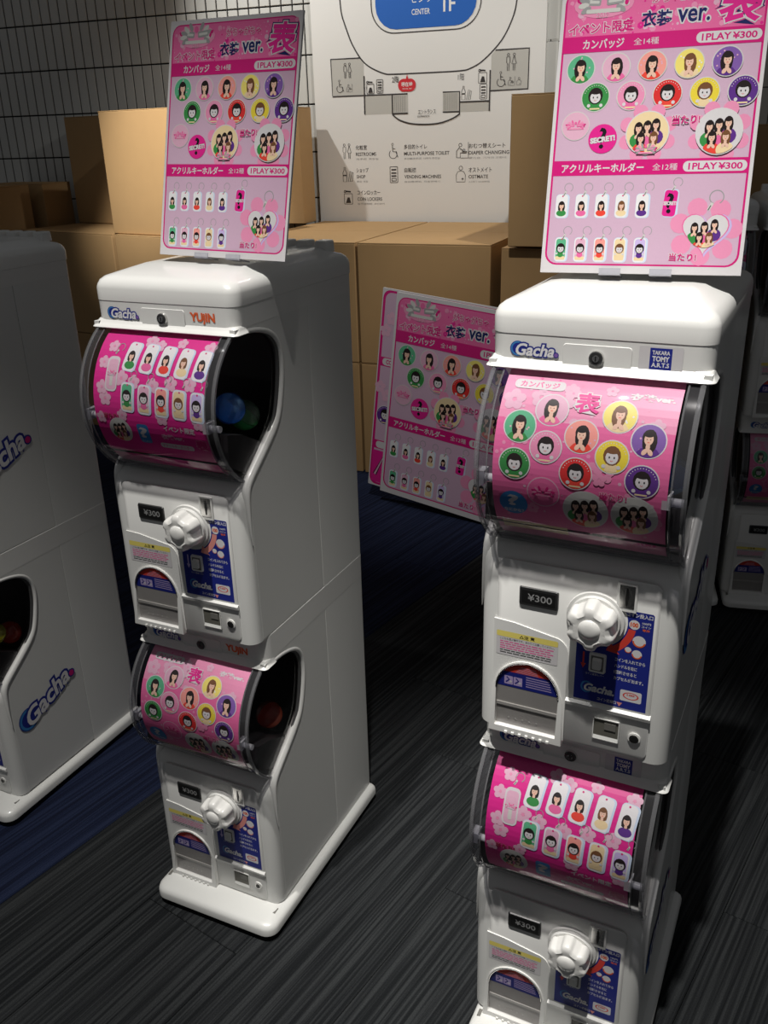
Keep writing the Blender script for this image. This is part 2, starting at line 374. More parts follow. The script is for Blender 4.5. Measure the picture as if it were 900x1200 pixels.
# ------------------------------------------------------------------ poster print (B4 sheet, metres)
PW, PH = .257, .364
def poster_print():
    F = Flat(); U = lambda u: (u-.5)*PW; V = lambda v: v*PH
    F.grid(-PW/2, PW/2, 0, PH, 'off')
    F.rr(0, PH*.505, PW*.965, PH*.955, .016, 'mag')
    F.rr(0, PH*.505, PW*.945, PH*.943, .014, 'vpink')
    # header block
    x0, x1 = -PW*.4725, PW*.4725
    F.rr(0, V(.90), PW*.945, V(.155), .013, 'pink2')
    F.grid(x0, x1, V(.822), V(.88), 'pink2')
    for k in range(150):
        F.disc(U(.03+.94*random.random()), V(.828+.14*random.random()), .0006+.0042*random.random()**2, col=random.choice(('pink', 'pink2', 'lpink', 'mag2', 'pink')), n=7)
    for k in range(60):
        F.disc(U(.03+.94*random.random()), V(.828+.14*random.random()), .0005, col='off', n=5)
    F.disc(U(.21), V(.93), .038, .017, 'pink', n=20); crest(F, U(.21), V(.933), .072, 'grey', 'lgrey')
    F.text('2017', U(.21), V(.893), .0052, 'pink2', bold=.03, out='off', outw=.05)
    F.text('がちゃがちゃ', U(.575), V(.937), .0115, 'mag', width=.066, bold=.015, out='off', outw=.05)
    F.text('イベント限定', U(.205), V(.852), .0135, 'mag', width=.081, bold=.025, out='off', outw=.06, rot=.03)
    F.text('衣装', U(.475), V(.870), .0185, 'navy', width=.036, bold=.025, out='off', outw=.06)
    F.text('ver.', U(.65), V(.872), .0145, 'navy', width=.038, bold=.02, out='off', outw=.06)
    F.text('表', U(.862), V(.900), .043, 'mag2', width=.046, bold=.03, out='off', outw=.03, out2='navy', rot=-.06, shear=.12)
    # band 1
    F.grid(x0-.002, x1+.002, V(.770), V(.825), 'mag')
    F.text('カンバッジ', U(.225), V(.797), .0115, 'off', width=.052, bold=.025)
    F.text('全14種', U(.435), V(.797), .0085, 'off', width=.031, bold=.0)
    def pill(v):
        F.rr(U(.822), V(v), PW*.30, PH*.036, PH*.017, 'off')
        F.text('1PLAY', U(.765), V(v), .0078, 'mag', width=.034, bold=.025)
        F.text('¥300', U(.895), V(v), .0078, 'mag', width=.028, bold=.025)
    pill(.797)
    r = .0185
    for i, m in enumerate('gpryv'):
        badge(F, U(.123+.1765*i), V(.714), r, m, 0, rim='lgrey'); badge(F, U(.209+.1765*i), V(.616), r, m, 1, rim='lgrey')
    F.disc(U(.121), V(.519), r, col='lgrey', n=26); F.disc(U(.121), V(.519), r*.95, col='lpink', n=26); crest(F, U(.121), V(.519), r*1.5, 'pink2', 'pink')
    F.disc(U(.264), V(.472), r, col='mag2', n=26)
    F.text('?', U(.264), V(.474), .025, 'black', bold=.02)
    F.text('SECRET!', U(.264), V(.470), .0062, 'off', width=.031, bold=.06, out='black', outw=.02, rot=.12)
    group(F, U(.484), V(.487), .0275, bg='cream'); crest(F, U(.484), V(.487)-.021, .030, 'grey', 'pink')
    group(F, U(.825), V(.484), .0285, bg='off')
    F.text('当たり!', U(.665), V(.528), .0105, 'mag', width=.033, bold=.025, out='off', outw=.06)
    # band 2
    F.grid(x0-.002, x1+.002, V(.345), V(.398), 'mag')
    F.text('アクリルキーホルダー', U(.275), V(.371), .0110, 'off', width=.106, bold=.025)
    F.text('全12種', U(.585), V(.371), .0085, 'off', width=.031, bold=.0)
    pill(.371)
    for i, m in enumerate('gpryv'):
        keytag(F, U(.084+.102*i), V(.238), .0155, .030, m, 0); keytag(F, U(.098+.1008*i), V(.083), .0155, .031, m, 1)
    F.rr(U(.628)+.001, V(.246), .0185, .035, .004, 'paleb'); F.rr(U(.628), V(.246), .0165, .033, .004, 'mag2', rot=-.06)
    F.text('?', U(.628), V(.246), .024, 'black', bold=.02); F.text('SECRET!', U(.628), V(.246), .0042, 'off', width=.0155, bold=.06)
    keyring(F, U(.628)+.003, V(.246)+.019, .0065)
    for k in range(7):
        a = math.radians(60+51*k); F.disc(U(.809)+.033*math.cos(a), V(.15)+.031*math.sin(a), .0125, col='pink', n=12)
    heart(F, U(.809)+.002, V(.150)-.001, .0300, 'lav'); heart(F, U(.809), V(.150), .0290, 'pink2'); heart(F, U(.809), V(.150), .0275, 'off')
    for (dx, dy, m) in ((-.013, .003, 'g'), (.011, .007, 'v'), (-.001, .004, 'p'), (-.006, -.009, 'r'), (.006, -.009, 'y')):
        person(F, U(.809)+dx, V(.150)+dy, .0145, MEM[m][2], MEM[m][3], clip=(U(.809), V(.150)+.002, .0225))
    keyring(F, U(.809)+.003, V(.150)+.031, .0100)
    F.text('当たり!', U(.715), V(.060), .0095, 'mag', width=.033, bold=.025, out='off', outw=.06)
    return relayer(F)

PF = poster_print()
def poster_meshes():
    mb = MB(); T = .004
    mb.box(-PW/2, PW/2, 0, T, 0, PH, mat('foam_board', (.60, .59, .59), .5, noise=.03))
    board = mb.mesh('board')
    pr = PF.mesh('print', lambda a, b, h: (a, -h-.0001, b), step=.00004, gloss=True)
    st = MB()
    for x in (-.035, .03):
        st.box(x-.014, x+.014, -.006, .022, -.003, -.0008, CLIP); st.box(x-.014, x+.014, -.006, -.0045, -.003, .006, CLIP)
    return board, pr, st.mesh('stand')
P_BOARD, P_PRINT, P_STAND = poster_meshes()
def rotv(r):
    v = Vector(r); return Matrix.Rotation(v.length, 4, v.normalized()) if v.length > 1e-9 else Matrix.Identity(4)
def poster(loc, rv, label, group_=None, scale=1., stand=True):
    root = D.objects.new('poster_board', P_BOARD); COL.objects.link(root)
    root.matrix_world = Matrix.Translation(loc) @ rotv(rv) @ Matrix.Scale(scale, 4)
    tag(root, label, 'poster', group_)
    link('printed_sheet', P_PRINT, root)
    if stand: link('clear_stand', P_STAND, root)
    return root

# ------------------------------------------------------------------ capsule machine geometry
CX = -.006
BX = .139           # half width of the body
YB = .396           # back
SEAM = .2245
CY, CZ = .08, .466
def arc(th, a=.145, b=.143):
    t = math.radians(th); return (CY-a*math.cos(t), CZ+b*math.sin(t))
RIM = [(0.000, .340), (.022, .356), (.060, .384), (.092, .408), (.110, .428), (.120, .455), (.129, .490), (.133, .520), (.130, .545), (.118, .565), (.098, .578), (.060, .588)]

def m_unit_body():
    mb = MB()
    # lower block, rounded front, shoulder sloping back under the drum
    prof = [(-.022, .046, 0), (-.022, .30, 0), (-.020, .316, 0), (-.012, .330, 0), (.004, .342, .002), (.022, .350, .003)]
    rings = [rrect(BX-.004, -.018, SEAM, .020, .001, .0455)]
    for y, z, ins in prof: rings.append(rrect(BX-.0004, y, SEAM, .022, .001, z))
    mb.loft(rings, WHITE)
    # rear cabinet half
    mb.loft([rrect(BX, SEAM+.0014, YB, .001, .012, .030), rrect(BX, SEAM+.0014, YB, .001, .012, .6085)], WHITE)
    mb.box(-BX+.002, BX-.002, SEAM-.002, SEAM+.004, .046, .600, GREYP)
    # side cheeks around the drum window
    for sx in (-1, 1):
        poly = RIM+[(.0, .5895), (0, .596), (SEAM, .596), (SEAM, .048), (0.004, .048), (.001, .335)]
        a, b = (BX, BX-.010) if sx > 0 else (-BX, -BX+.010)
        n = len(poly)
        v = [(a, y, z) for y, z in poly]+[(b, y, z) for y, z in poly]
        f = [(i, (i+1) % n, n+(i+1) % n, n+i) for i in range(n)]
        rear = [(a, SEAM, z) for y, z in RIM]; m_ = len(RIM)
        v += rear
        for i in range(m_-1): f.append((i, i+1, 2*n+i+1, 2*n+i))
        v += [(a, .001, .335), (a, .004, .048), (a, SEAM, .048), (a, SEAM, .335)]; q = len(v)
        f.append((q-4, q-3, q-2, q-1)); f.append((0, 2*n, q-1, q-4))
        mb.add(v, f, WHITE)
        mb.add([(a, .060, .588), (a, 0, .5895), (a, 0, .596), (a, SEAM, .596), (a, SEAM, .588)], [(0, 1, 2, 3, 4)], WHITE)
    return mb.mesh('unit_body', 40, CX)

def m_header():
    mb = MB(); B = YB
    R = [rrect(BX+.0002, .0060, B, .021, .012, .5960), rrect(BX+.0004, .0055, B, .021, .012, .6450), rrect(.130, .010, B-.002, .014, .012, .6510)]
    mb.loft(R, WHITE2)
    # flared lip along the front only
    def lp(hx, yf, z): return rrect(hx, yf, .034, .010, .004, z)
    mb.loft([lp(.1400, .0000, .5868), lp(.1425, -.0035, .5860), lp(.1438, -.0050, .5875), lp(.1425, -.0035, .5895), lp(.1408, .0005, .5918), lp(.1398, .0035, .5945), lp(.1390, .0055, .5975), lp(.1380, .0070, .5990)], WHITE2)
    # raised lock plate
    y = .0055
    mb.loft([[(x, y-.0001, z) for x, z in _rr2(0, .6075, .086, .028, .004)], [(x, y-.0012, z) for x, z in _rr2(0, .6075, .085, .027, .004)]], WHITE2)
    return mb.mesh('header', 35, CX)
def _rr2(cx, cz, w_, h_, r, n=4):
    v = []
    for (sx, sz, a0) in ((1, -1, -90), (1, 1, 0), (-1, 1, 90), (-1, -1, 180)):
        for k in range(n+1):
            a = math.radians(a0+90*k/n); v.append((cx+sx*(w_/2-r)+r*math.cos(a), cz+sz*(h_/2-r)+r*math.sin(a)))
    return v

def m_lid():
    mb = MB(); R = []
    for hi, yi, z in ((.0015, .001, 1.2288), (0, 0, 1.2298), (0, 0, 1.2490), (.0012, .0015, 1.2545), (.0045, .005, 1.2610), (.0105, .0115, 1.2660), (.019, .021, 1.2690), (.030, .045, 1.2735), (.040, .085, 1.2785), (.055, .125, 1.2800)):
        R.append(rrect(BX+.0012-hi, .0050+yi, .399-min(yi, .03), max(.022-yi*.1, .01), .014, z))
    mb.loft(R, WHITE2)
    # ribs of the rear hinge ledge
    for k in range(6):
        x = -.100+k*.040
        mb.loft([rrect(.014, .352, .384, .004, .004, 1.270, 3, cx=x), rrect(.013, .353, .383, .004, .004, 1.2885, 3, cx=x), rrect(.011, .355, .381, .003, .003, 1.2905, 3, cx=x)], WHITE2)
    return mb.mesh('lid', 40, CX)

def m_base():
    mb = MB()
    mb.loft([rrect(.136, -.066, .384, .022, .01, 0), rrect(.136, -.066, .384, .022, .01, .018)], RUBBER_SHADE)  # black rubber foot; also stands in for the shadow ring under the base
    R = []
    for ins, z in ((.004, .0145), (.0, .0165), (.0, .0290), (.002, .0350), (.007, .0390), (.014, .0415)):
        R.append(rrect(.1440-ins*.9, -.0780+ins, .3950-ins*.3, .026, .008, z, cx=.003))
    R.append(rrect(.118, -.022, .380, .012, .008, .0465))
    mb.loft(R, WHITE)
    for sx in (-1, 1): mb.box(sx*.128-.003, sx*.128+.003, -.040, -.026, .0405, .0432, GREYP)
    return mb.mesh('base', 40)

def m_chamber():
    mb = MB()
    mb.box(-.128, .128, .150, .154, .345, .590, DARK)
    mb.box(-.128, .128, .006, .150, .586, .590, DARK)
    # hopper: dark sloping floor that the capsules roll down
    sec = [(-.030, .436), (.012, .424), (.060, .398), (.092, .378), (.118, .378), (.150, .392), (.150, .352), (.02, .352), (-.035, .385)]
    mb.prism(sec, lambda a, b: (-.128, a, b), lambda a, b: (.128, a, b), DARK)
    return mb.mesh('hopper', 30, CX)

def m_cover():
    mb = MB(); N = 20; A0, A1 = -55.5, 61
    th = [A0+(A1-A0)*k/N for k in range(N+1)]
    P = [arc(t) for t in th]
    xs = [-.126, -.1225, .1155, .119] 
    g = [[(x, y+(.004 if abs(x) > .130 else 0), z) for x in (-.132, -.128, .128, .132)] for y, z in P]
    vs = [p for r in g for p in r]; fs = [(4*i+j, 4*i+j+1, 4*i+j+5, 4*i+j+4) for i in range(N) for j in range(3)]
    mb.add(vs, fs, CLEAR)
    for x0, x1 in ((-.1315, -.1165), (.1145, .1315)):
        mb.add([(x, CY+(y-CY)*.994, CZ+(z-CZ)*.994) for y, z in P for x in (x0, x1)], [(2*i, 2*i+1, 2*i+3, 2*i+2) for i in range(N)], BAND)
    for x, r in ((-.1305, .0034), (-.1165, .0012), (.1145, .0014), (.1305, .0036)):
        mb.tube([(x, y, z) for y, z in P], r, EDGE, 6)
    mb.tube([(-.125, P[0][0], P[0][1]), (.125, P[0][0], P[0][1])], .0028, EDGE, 6)
    mb.tube([(-.118, P[1][0]-.0005, P[1][1]+.001), (.118, P[1][0]-.0005, P[1][1]+.001)], .0012, EDGE, 6)
    # hinge pins of the cover
    for x in (.104, -.132):
        mb.cylinder((x, -.052, .452), (1, 0, 0), .0055, .028, CLIP, 12); mb.box(x, x+.010, -.060, -.040, .444, .462, CLIP)
    return mb.mesh('clear_cover', 40, CX)

def m_side_window(sx=1):
    mb = MB(); N = 14
    A = [arc(-55+(61+55)*k/N) for k in range(N+1)]
    B_ = RIM; M_ = len(B_)
    def samp(P, t):
        L = [0]
        for i in range(1, len(P)): L.append(L[-1]+math.hypot(P[i][0]-P[i-1][0], P[i][1]-P[i-1][1]))
        q = t*L[-1]
        for i in range(1, len(P)):
            if q <= L[i]+1e-9:
                k = (q-L[i-1])/(L[i]-L[i-1]); return (P[i-1][0]+k*(P[i][0]-P[i-1][0]), P[i-1][1]+k*(P[i][1]-P[i-1][1]))
        return P[-1]
    rows = [[(sx*.1305, *samp(A, k/16)), (sx*.1300, *samp(B_, k/16))] for k in range(17)]
    mb.add([p for r in rows for p in r], [(2*i, 2*i+1, 2*i+3, 2*i+2) for i in range(16)], CLEAR)
    return mb.mesh('side_window', None, CX)
def m_rim(sx):
    mb = MB()
    P = [(-.004, .235), (-.005, .275), (-.003, .315)]+RIM+[(.02, .5895)]
    Q = [Vector(p) for p in P]; sm = [Q[0]]
    for i in range(1, len(Q)): sm += [Q[i-1].lerp(Q[i], .33), Q[i-1].lerp(Q[i], .66), Q[i]]
    for _ in range(4): sm = [sm[0]]+[(sm[i-1]+sm[i]*2+sm[i+1])/4 for i in range(1, len(sm)-1)]+[sm[-1]]
    N = len(sm); rad = []
    for i in range(N):
        z = sm[i].y
        rad.append(.0006+.0079*max(0, min(1, (z-.235)/.10)) if z < .40 else .0085-.0040*min(1, (z-.40)/.10))
    mb.tube([(sx*(BX-rr_+.0024), y-.0010, z) for (y, z), rr_ in zip(sm, rad)], rad, WHITE2, 12)
    mb.tube([(sx*(BX-.0060), y-.0085, z) for y, z in sm[11:]], .0036, GASKET, 8)
    return mb.mesh('window_rim', 60, CX)

def curved(a=.1395, b=.1375, x0=0):
    """sheet coordinates: u = x (m), v = angle in degrees"""
    def fn(u, v, h):
        t = math.radians(v); return (u, CY-(a+h)*math.cos(t), CZ+(b+h)*math.sin(t))
    return fn
AX = math.degrees(1/.139)        # degrees per metre of arc
def sheet_base(F, col):
    F.grid(-.116, .104, -50*1., 62., col, 2, 28)
def m_sheet_badges():
    F = Flat()   # drawn in metres: (x, arc length) with 0 at the middle height
    S = lambda v: v/AX
    F.grid(-.116, .104, S(-50), S(61), 'pink', 2, 28)
    for k in range(14): flower(F, random.uniform(-.1, .09), S(random.uniform(0, 52)), random.uniform(.008, .016), 'lpink')
    for k in range(5):   # lower part deeper pink
        pass
    F.grid(-.116, .104, S(-34), S(29), 'pink2', 2, 20)
    for k in range(140): F.disc(random.uniform(-.114, .102), S(random.uniform(-48, 58)), random.uniform(.0008, .0030), col=random.choice(('pink', 'lpink', 'pink2')), n=6)
    for k in range(12): flower(F, random.uniform(-.1, .09), S(random.uniform(-28, 24)), random.uniform(.008, .014), 'pink')
    F.rr(-.071, S(49), .066, .014, .006, 'off'); F.text('カンバッジ', -.071, S(49), .0088, 'pink2', width=.050, bold=.03)
    F.text('表', -.0057, S(40.8), .026, 'mag2', width=.028, bold=.03, out='off', outw=.05)
    F.text('衣装ver.', .070, S(47), .0095, 'off', width=.052, bold=.05)
    r = .0215
    for m, k, x, v in (('p', 0, -.0481, 35.4), ('y', 0, .0363, 35.4), ('g', 0, -.0851, 25.1), ('r', 0, -.0059, 23.1), ('v', 0, .0746, 24.6),
                       ('p', 1, -.0485, 15.6), ('y', 1, .0344, 14.6), ('g', 1, -.0869, 5.2), ('r', 1, -.0079, 3.8), ('v', 1, .0729, 4.0)):
        badge(F, x, S(v), r if k == 0 else r*.98, m, k)
    F.disc(-.048, S(-9), r, col='lpink', n=26); F.disc(-.048, S(-9), r*.93, col='pink2', n=26); crest(F, -.048, S(-9), r*1.5, 'mag', 'pink')
    F.disc(-.0883, S(-18.4), .019, .019, 'blue2', n=24); F.text('?', -.0883, S(-16.5), .016, 'off', width=.011, bold=.03); F.text('なにかな？', -.0883, S(-23.3), .0052, 'off', width=.026, bold=.04)
    group(F, .006, S(-16.8), .029, petals=False); group(F, .0665, S(-16.4), .029, petals=False)
    F.text('当たり!', .040, S(-6.3), .010, 'mag', width=.033, bold=.025, out='off', outw=.04)
    F.grid(-.108, -.020, S(-40), S(-33), 'cream', 1, 3); F.rr(.07, S(-38), .052, .014, .003, 'pink'); F.text('300', .078, S(-38), .008, 'mag2', width=.026, bold=.05)
    relayer(F)
    fn = curved(); return F.mesh('badge_sheet', lambda a, b, h: fn(a, b*AX, h), step=.00006, gloss=False, base=.00015)
def m_sheet_keys():
    F = Flat(); S = lambda v: v/AX
    F.grid(-.116, .104, S(-50), S(61), 'mag2', 2, 28)
    for x, v in ((-.0915, 7.6), (-.0345, 20.3), (.0381, 21.3), (-.09, 44), (-.02, 50), (.04, 50), (.095, 48), (.075, 22), (-.06, 22), (-.098, 15), (-.1, 32), (.003, 19), (.02, -2), (-.06, -3), (.09, -3), (-.104, -6), (.0, 47)):
        flower(F, x, S(v), random.uniform(.009, .014), 'lpink', 'pink')
    F.rr(-.0799, S(24.6), .024, .058, .008, 'off', rot=.0); F.rr(-.0799, S(24.2), .019, .050, .006, 'lpink'); crest(F, -.0799, S(24.6), .020, 'pink2', 'silver')
    F.rr(-.0799, S(24.6)-.012, .006, .016, .002, 'lgrey'); keyring(F, -.080, S(40), .008)
    for i, m in enumerate('gpryv'):
        keytag(F, -.0487+.0345*i, S(37.6-.6*i), .0235, .050, m, 0, rot=-.10, ring=False)
        keytag(F, -.0471+.0341*i, S(9.6-.5*i), .0235, .047, m, 1, rot=-.04, ring=False)
        keyring(F, -.040+.0345*i, S(22.5-.5*i), .0065)
    F.text('当たり!', -.083, S(-4.5), .0090, 'dred', width=.030, bold=.04, out='pink', outw=.03)
    group(F, -.0700, S(-14.5), .0225, petals=False, bg='lgrey')
    F.rr(-.0237, S(-15.5), .023, .036, .005, 'blue2'); F.text('?', -.0237, S(-14.5), .018, 'off', width=.012, bold=.03); F.text('なにかな？', -.0237, S(-21.5), .0040, 'off', width=.019)
    F.text('イベント限定', .0500, S(-9), .0100, 'off', width=.060, bold=.03); F.text('衣装ver.', .0330, S(-15.5), .0098, 'lpink', width=.042, bold=.04)
    F.rr(.036, S(-23), .066, .0100, .0045, 'off'); F.text('アクリルキーホルダー', .036, S(-23), .0060, 'mag', width=.058, bold=.02)
    F.text('表', .088, S(-19), .018, 'mag', width=.02, bold=.05, out='pink', outw=.03)
    relayer(F)
    fn = curved(); return F.mesh('keyholder_sheet', lambda a, b, h: fn(a, b*AX, h), step=.00006, gloss=False, base=.00015)

def front(F, name, y, step=.00008, gloss=False):
    return relayer(F).mesh(name, lambda a, b, h: (a, y-h, b), step=step, gloss=gloss)
def gacha_logo(F, x, y, w_, rot=0., dot='purple'):
    cr, sr = math.cos(rot), math.sin(rot)
    T = lambda a, b: (x+a*cr-b*sr, y+a*sr+b*cr)
    a, b = T(-w_*.355, .01*w_)
    F.disc(a, b, w_*.165, w_*.160, 'blue', n=24); F.ring(a, b, w_*.115, w_*.150, 'blue2', math.degrees(rot)+50, math.degrees(rot)+320, 20)
    a, b = T(.01*w_, 0)
    F.text('Gacha', a, b, w_*.235, 'blue', width=w_*.80, bold=.12, shear=.25, rot=rot); F.text('Gacha', a, b, w_*.235, 'blue', width=w_*.80, bold=.08, shear=.25, rot=rot)
    F.text('Gacha', a, b, w_*.235, 'white', width=w_*.80, bold=.030, shear=.25, rot=rot)
    a, b = T(w_*.46, -.075*w_); F.disc(a, b, w_*.060, col='blue', n=12); F.disc(a, b, w_*.042, col=dot, n=12)
def m_gacha_small():
    F = Flat(); gacha_logo(F, -.0860, .6100, .062); return front(F, 'maker_logo', .0052)
def m_side_logo():
    F = Flat(); gacha_logo(F, 0, 0, .185, rot=math.radians(22), dot='mag')
    return relayer(F).mesh('side_logo', lambda a, b, h: (BX+CX+.0010+h, .105+a, .250+b), step=.0002)
def m_brand(kind):
    F = Flat()
    if kind == 'T':
        F.rr(.071, .622, .052, .030, .002, 'off'); F.grid(.058, .084, .609, .635, 'blue')
        F.text('TAKARA', .071, .6295, .0046, 'white', width=.0205, bold=.03); F.text('TOMY', .071, .6220, .0060, 'white', width=.0195, bold=.04); F.text('A.R.T.S', .071, .6145, .0052, 'white', width=.0205, bold=.03)
        F.sh = [( [(a, b-.0115) for a, b in v], f, c, l) for v, f, c, l in F.sh]
    else:
        F.text('YUjIN', .071, .610, .0165, 'orange', width=.045, bold=.045)
    return front(F, 'brand_sticker', .0052)
def m_lock():
    mb = MB(); mb.cylinder((-.006, .0045, .606), (0, -1, 0), .0098, .004, METAL, 24, .0090)
    mb.cylinder((-.006, .0004, .606), (0, -1, 0), .0076, .0006, DMETAL, 20); mb.cylinder((-.006, -.0002, .606), (0, -1, 0), .0042, .0010, METAL, 16)
    mb.box(-.0068, -.0052, -.0016, -.0010, .6030, .6090, BLACK)
    return mb.mesh('lock', 40)

FY = -.022          # front plate plane
def m_plate():
    """raised middle plate of the front with its ledge and coin return"""
    mb = MB()
    mb.loft([[(x, FY+.001, z) for x, z in _rr2(-.006, .187, .222, .276, .012)], [(x, FY-.0012, z) for x, z in _rr2(-.006, .187, .2215, .2755, .012)], [(x, FY-.0018, z) for x, z in _rr2(-.006, .187, .2195, .2735, .011)]], WHITE2)
    mb.loft([[(x, y, z) for y, z in ((FY-.001, .1145), (FY-.005, .1160), (FY-.006, .1215), (FY-.001, .1255))] for x in (-.012, .106)], WHITE2)
    return mb.mesh('front_plate', 35)
def m_tray_door():
    mb = MB(); y0, y1 = FY-.001, FY-.0035
    # outer plate with a big round upper-right corner
    out = [(-.0125, .050), (-.0125, .160)]
    for k in range(9):
        a = math.radians(0+90*k/8*1.); out.append((-.0345+.022*math.cos(a), .196+.022*math.sin(a)))
    out += [(-.090, .228), (-.1205, .230), (-.1205, .050)]
    mb.prism(out, lambda a, b: (a, y0, b), lambda a, b: (a, y1, b), WHITE2)
    # arch frame
    o = []; i = []
    for k in range(21):
        a = math.radians(180-9*k); o.append((-.0685+.0492*math.cos(a), .1185+.0502*math.sin(a))); i.append((-.0685+.0465*math.cos(a), .1185+.0475*math.sin(a)))
    o = [(-.1235, .045)]+[(-.1205, .118)]+o[1:-1]+[(-.0165, .118), (-.0135, .045)]; i = [(-.1145, .056)]+[(-.115, .118)]+i[1:-1]+[(-.022, .118), (-.0225, .056)]
    n = len(o); v = []
    for P, q in ((o, -.001), (o, 1), (i, 1.1), (i, 0)): v += [(a, y1-(q if q <= 0 else q*(.0022+.0058*max(0, min(1, (.115-b)/.05)))), b) for a, b in P]
    f = [(r*n+k, r*n+(k+1) % n, (r+1)*n+(k+1) % n, (r+1)*n+k) for r in range(3) for k in range(n)]
    mb.add(v, f, WHITE2)
    mb.tube([(a, y1-.0024-.0060*max(0, min(1, (.115-b)/.05)), b) for a, b in i[1:-1]], .0011, METAL, 6)
    # scalloped drip teeth along the lower lip
    for k in range(7): mb.box(-.098+k*.0105, -.094+k*.0105, y1-.0105, y1-.008, .0455, .049, WHITE2)
    return mb.mesh('tray_door', 35)
TRAYBACK = mat('tray_grey', (.34, .33, .31), .35, noise=.06)
def m_tray_window():
    mb = MB(); y = FY-.0038
    P = [(-.1145, .056)]+[(-.0685+.0465*math.cos(math.radians(180-9*k)), .1185+.0475*math.sin(math.radians(180-9*k))) for k in range(21)]+[(-.0225, .056)]
    mb.add([(a, y, b) for a, b in P], [tuple(range(len(P)))], TRAYBACK)
    mb.box(-.1140, -.0230, y-.0016, y, .0885, .0935, mat('tray_lip', (.45, .44, .41), .3, noise=.03))
    for k in range(5): mb.cylinder((-.095+k*.0105, y-.0002, .068), (0, -1, 0), .0014, .0006, mat('tray_dot', (.4, .39, .37), .4, noise=.03), 8)
    return mb.mesh('tray_window', 35)
def m_tray_label():
    F = Flat(); cx, cz = -.0685, .1185; r = .0455
    P = [(cx+r*math.cos(math.radians(a)), cz+r*math.sin(math.radians(a))) for a in range(4, 177, 6)]
    P2 = [(cx-r*.995, cz+.004)]+P[::-1]+[(cx+r*.995, cz+.004)]
    F.poly([(a, b) for a, b in [(cx-r*.99, cz+.003)]+P[::-1]][::-1], 'blue')
    red = [(a, b) for a, b in P if b > cz+.0255]; F.poly(red, 'scarlet')
    for k in range(5): F.grid(cx-.018+.002*k, cx+.016-.001*k, cz+.0295+k*.0022, cz+.0303+k*.0022, 'lpink')
    for dx, q in ((-.028, 0), (-.014, 1)):
        F.rr(cx+dx, cz+.014, .013, .014, .001, 'lav'); F.line([(cx+dx-.004, cz+.010), (cx+dx+.001, cz+.015), (cx+dx-.003, cz+.019)], .0022, 'blue'); F.disc(cx+dx+.003, cz+.012, .0022, col='white', n=8)
    for k in range(5): F.grid(cx-.002, cx+.036-.001*k, cz+.0085+k*.0038, cz+.0100+k*.0038, 'lav')
    return front(F, 'tray_label', FY-.0040)
def m_tray_pane():
    mb = MB(); y = FY-.0055
    P = [(-.1145, .056)]+[(-.0685+.0465*math.cos(math.radians(180-9*k)), .1185+.0475*math.sin(math.radians(180-9*k))) for k in range(21)]+[(-.0225, .056)]
    mb.add([(a, y, b) for a, b in P], [tuple(range(len(P)))], CLEAR); return mb.mesh('clear_flap')
def m_caution():
    F = Flat(); F.rr(-.0715, .1925, .0905, .0395, .002, 'lgrey'); F.rr(-.0715, .1925, .0895, .0385, .002, 'off')
    F.rr(-.0715, .2075, .0895, .0090, .002, 'yel'); F.text('△注 意', -.0715, .2075, .0058, 'black', width=.022, bold=.02)
    F.text('こどもも遊ぶ場所です。まわりに注意してください。', -.0715, .2000, .0036, 'black', width=.080)
    random.seed(3)
    for k in range(6):
        z = .1955-.0036*k; x = -.111
        while x < -.036:
            w_ = random.uniform(.003, .010); F.grid(x, min(x+w_, -.032), z-.0009, z+.0009, 'pink2' if k < 4 else 'dgrey'); x += w_+.0012
    return front(F, 'caution_label', FY-.0036)
def m_price():
    mb = MB(); cx, cz = -.0575, .2735; y = FY-.0018
    mb.loft([[(a, y, b) for a, b in _rr2(cx, cz, .056, .0290, .003)], [(a, y-.0022, b) for a, b in _rr2(cx, cz, .054, .0270, .003)]], DMETAL)
    mb.box(cx-.024, cx+.024, y-.0024, y-.0022, cz-.010, cz+.010, BLACK)
    F = Flat(); F.text('¥300', cx+.002, cz, .0105, 'grey', width=.034, bold=.01); relayer(F)
    for v, f, c, l in F.sh: mb.add([(a, y-.0026, b) for a, b in v], f, ink(c))
    return mb.mesh('price_display')
def m_coin():
    mb = MB(); cx, cz = .0615, .3000; y = FY-.0018
    cz = .300
    mb.box(cx-.0130, cx+.0130, y-.0025, y, cz-.0205, cz+.0205, WHITE2); mb.box(cx-.0100, cx+.0100, y-.0030, y-.0025, cz-.0150, cz+.0180, METAL)
    mb.loft([[(cx+a, y-.0031, cz+.001+b) for a, b in ((-.0012, .012), (.0, .014), (.0012, .012), (.0030, 0), (.0012, -.012), (0, -.013), (-.0012, -.012), (-.0022, 0))][::-1], [(cx+a, y-.0034, cz+.001+b) for a, b in ((-.0012, .012), (.0, .014), (.0012, .012), (.0030, 0), (.0012, -.012), (0, -.013), (-.0012, -.012), (-.0022, 0))][::-1]], BLACK)
    return mb.mesh('coin_slot')
KC = (.022, .2600)
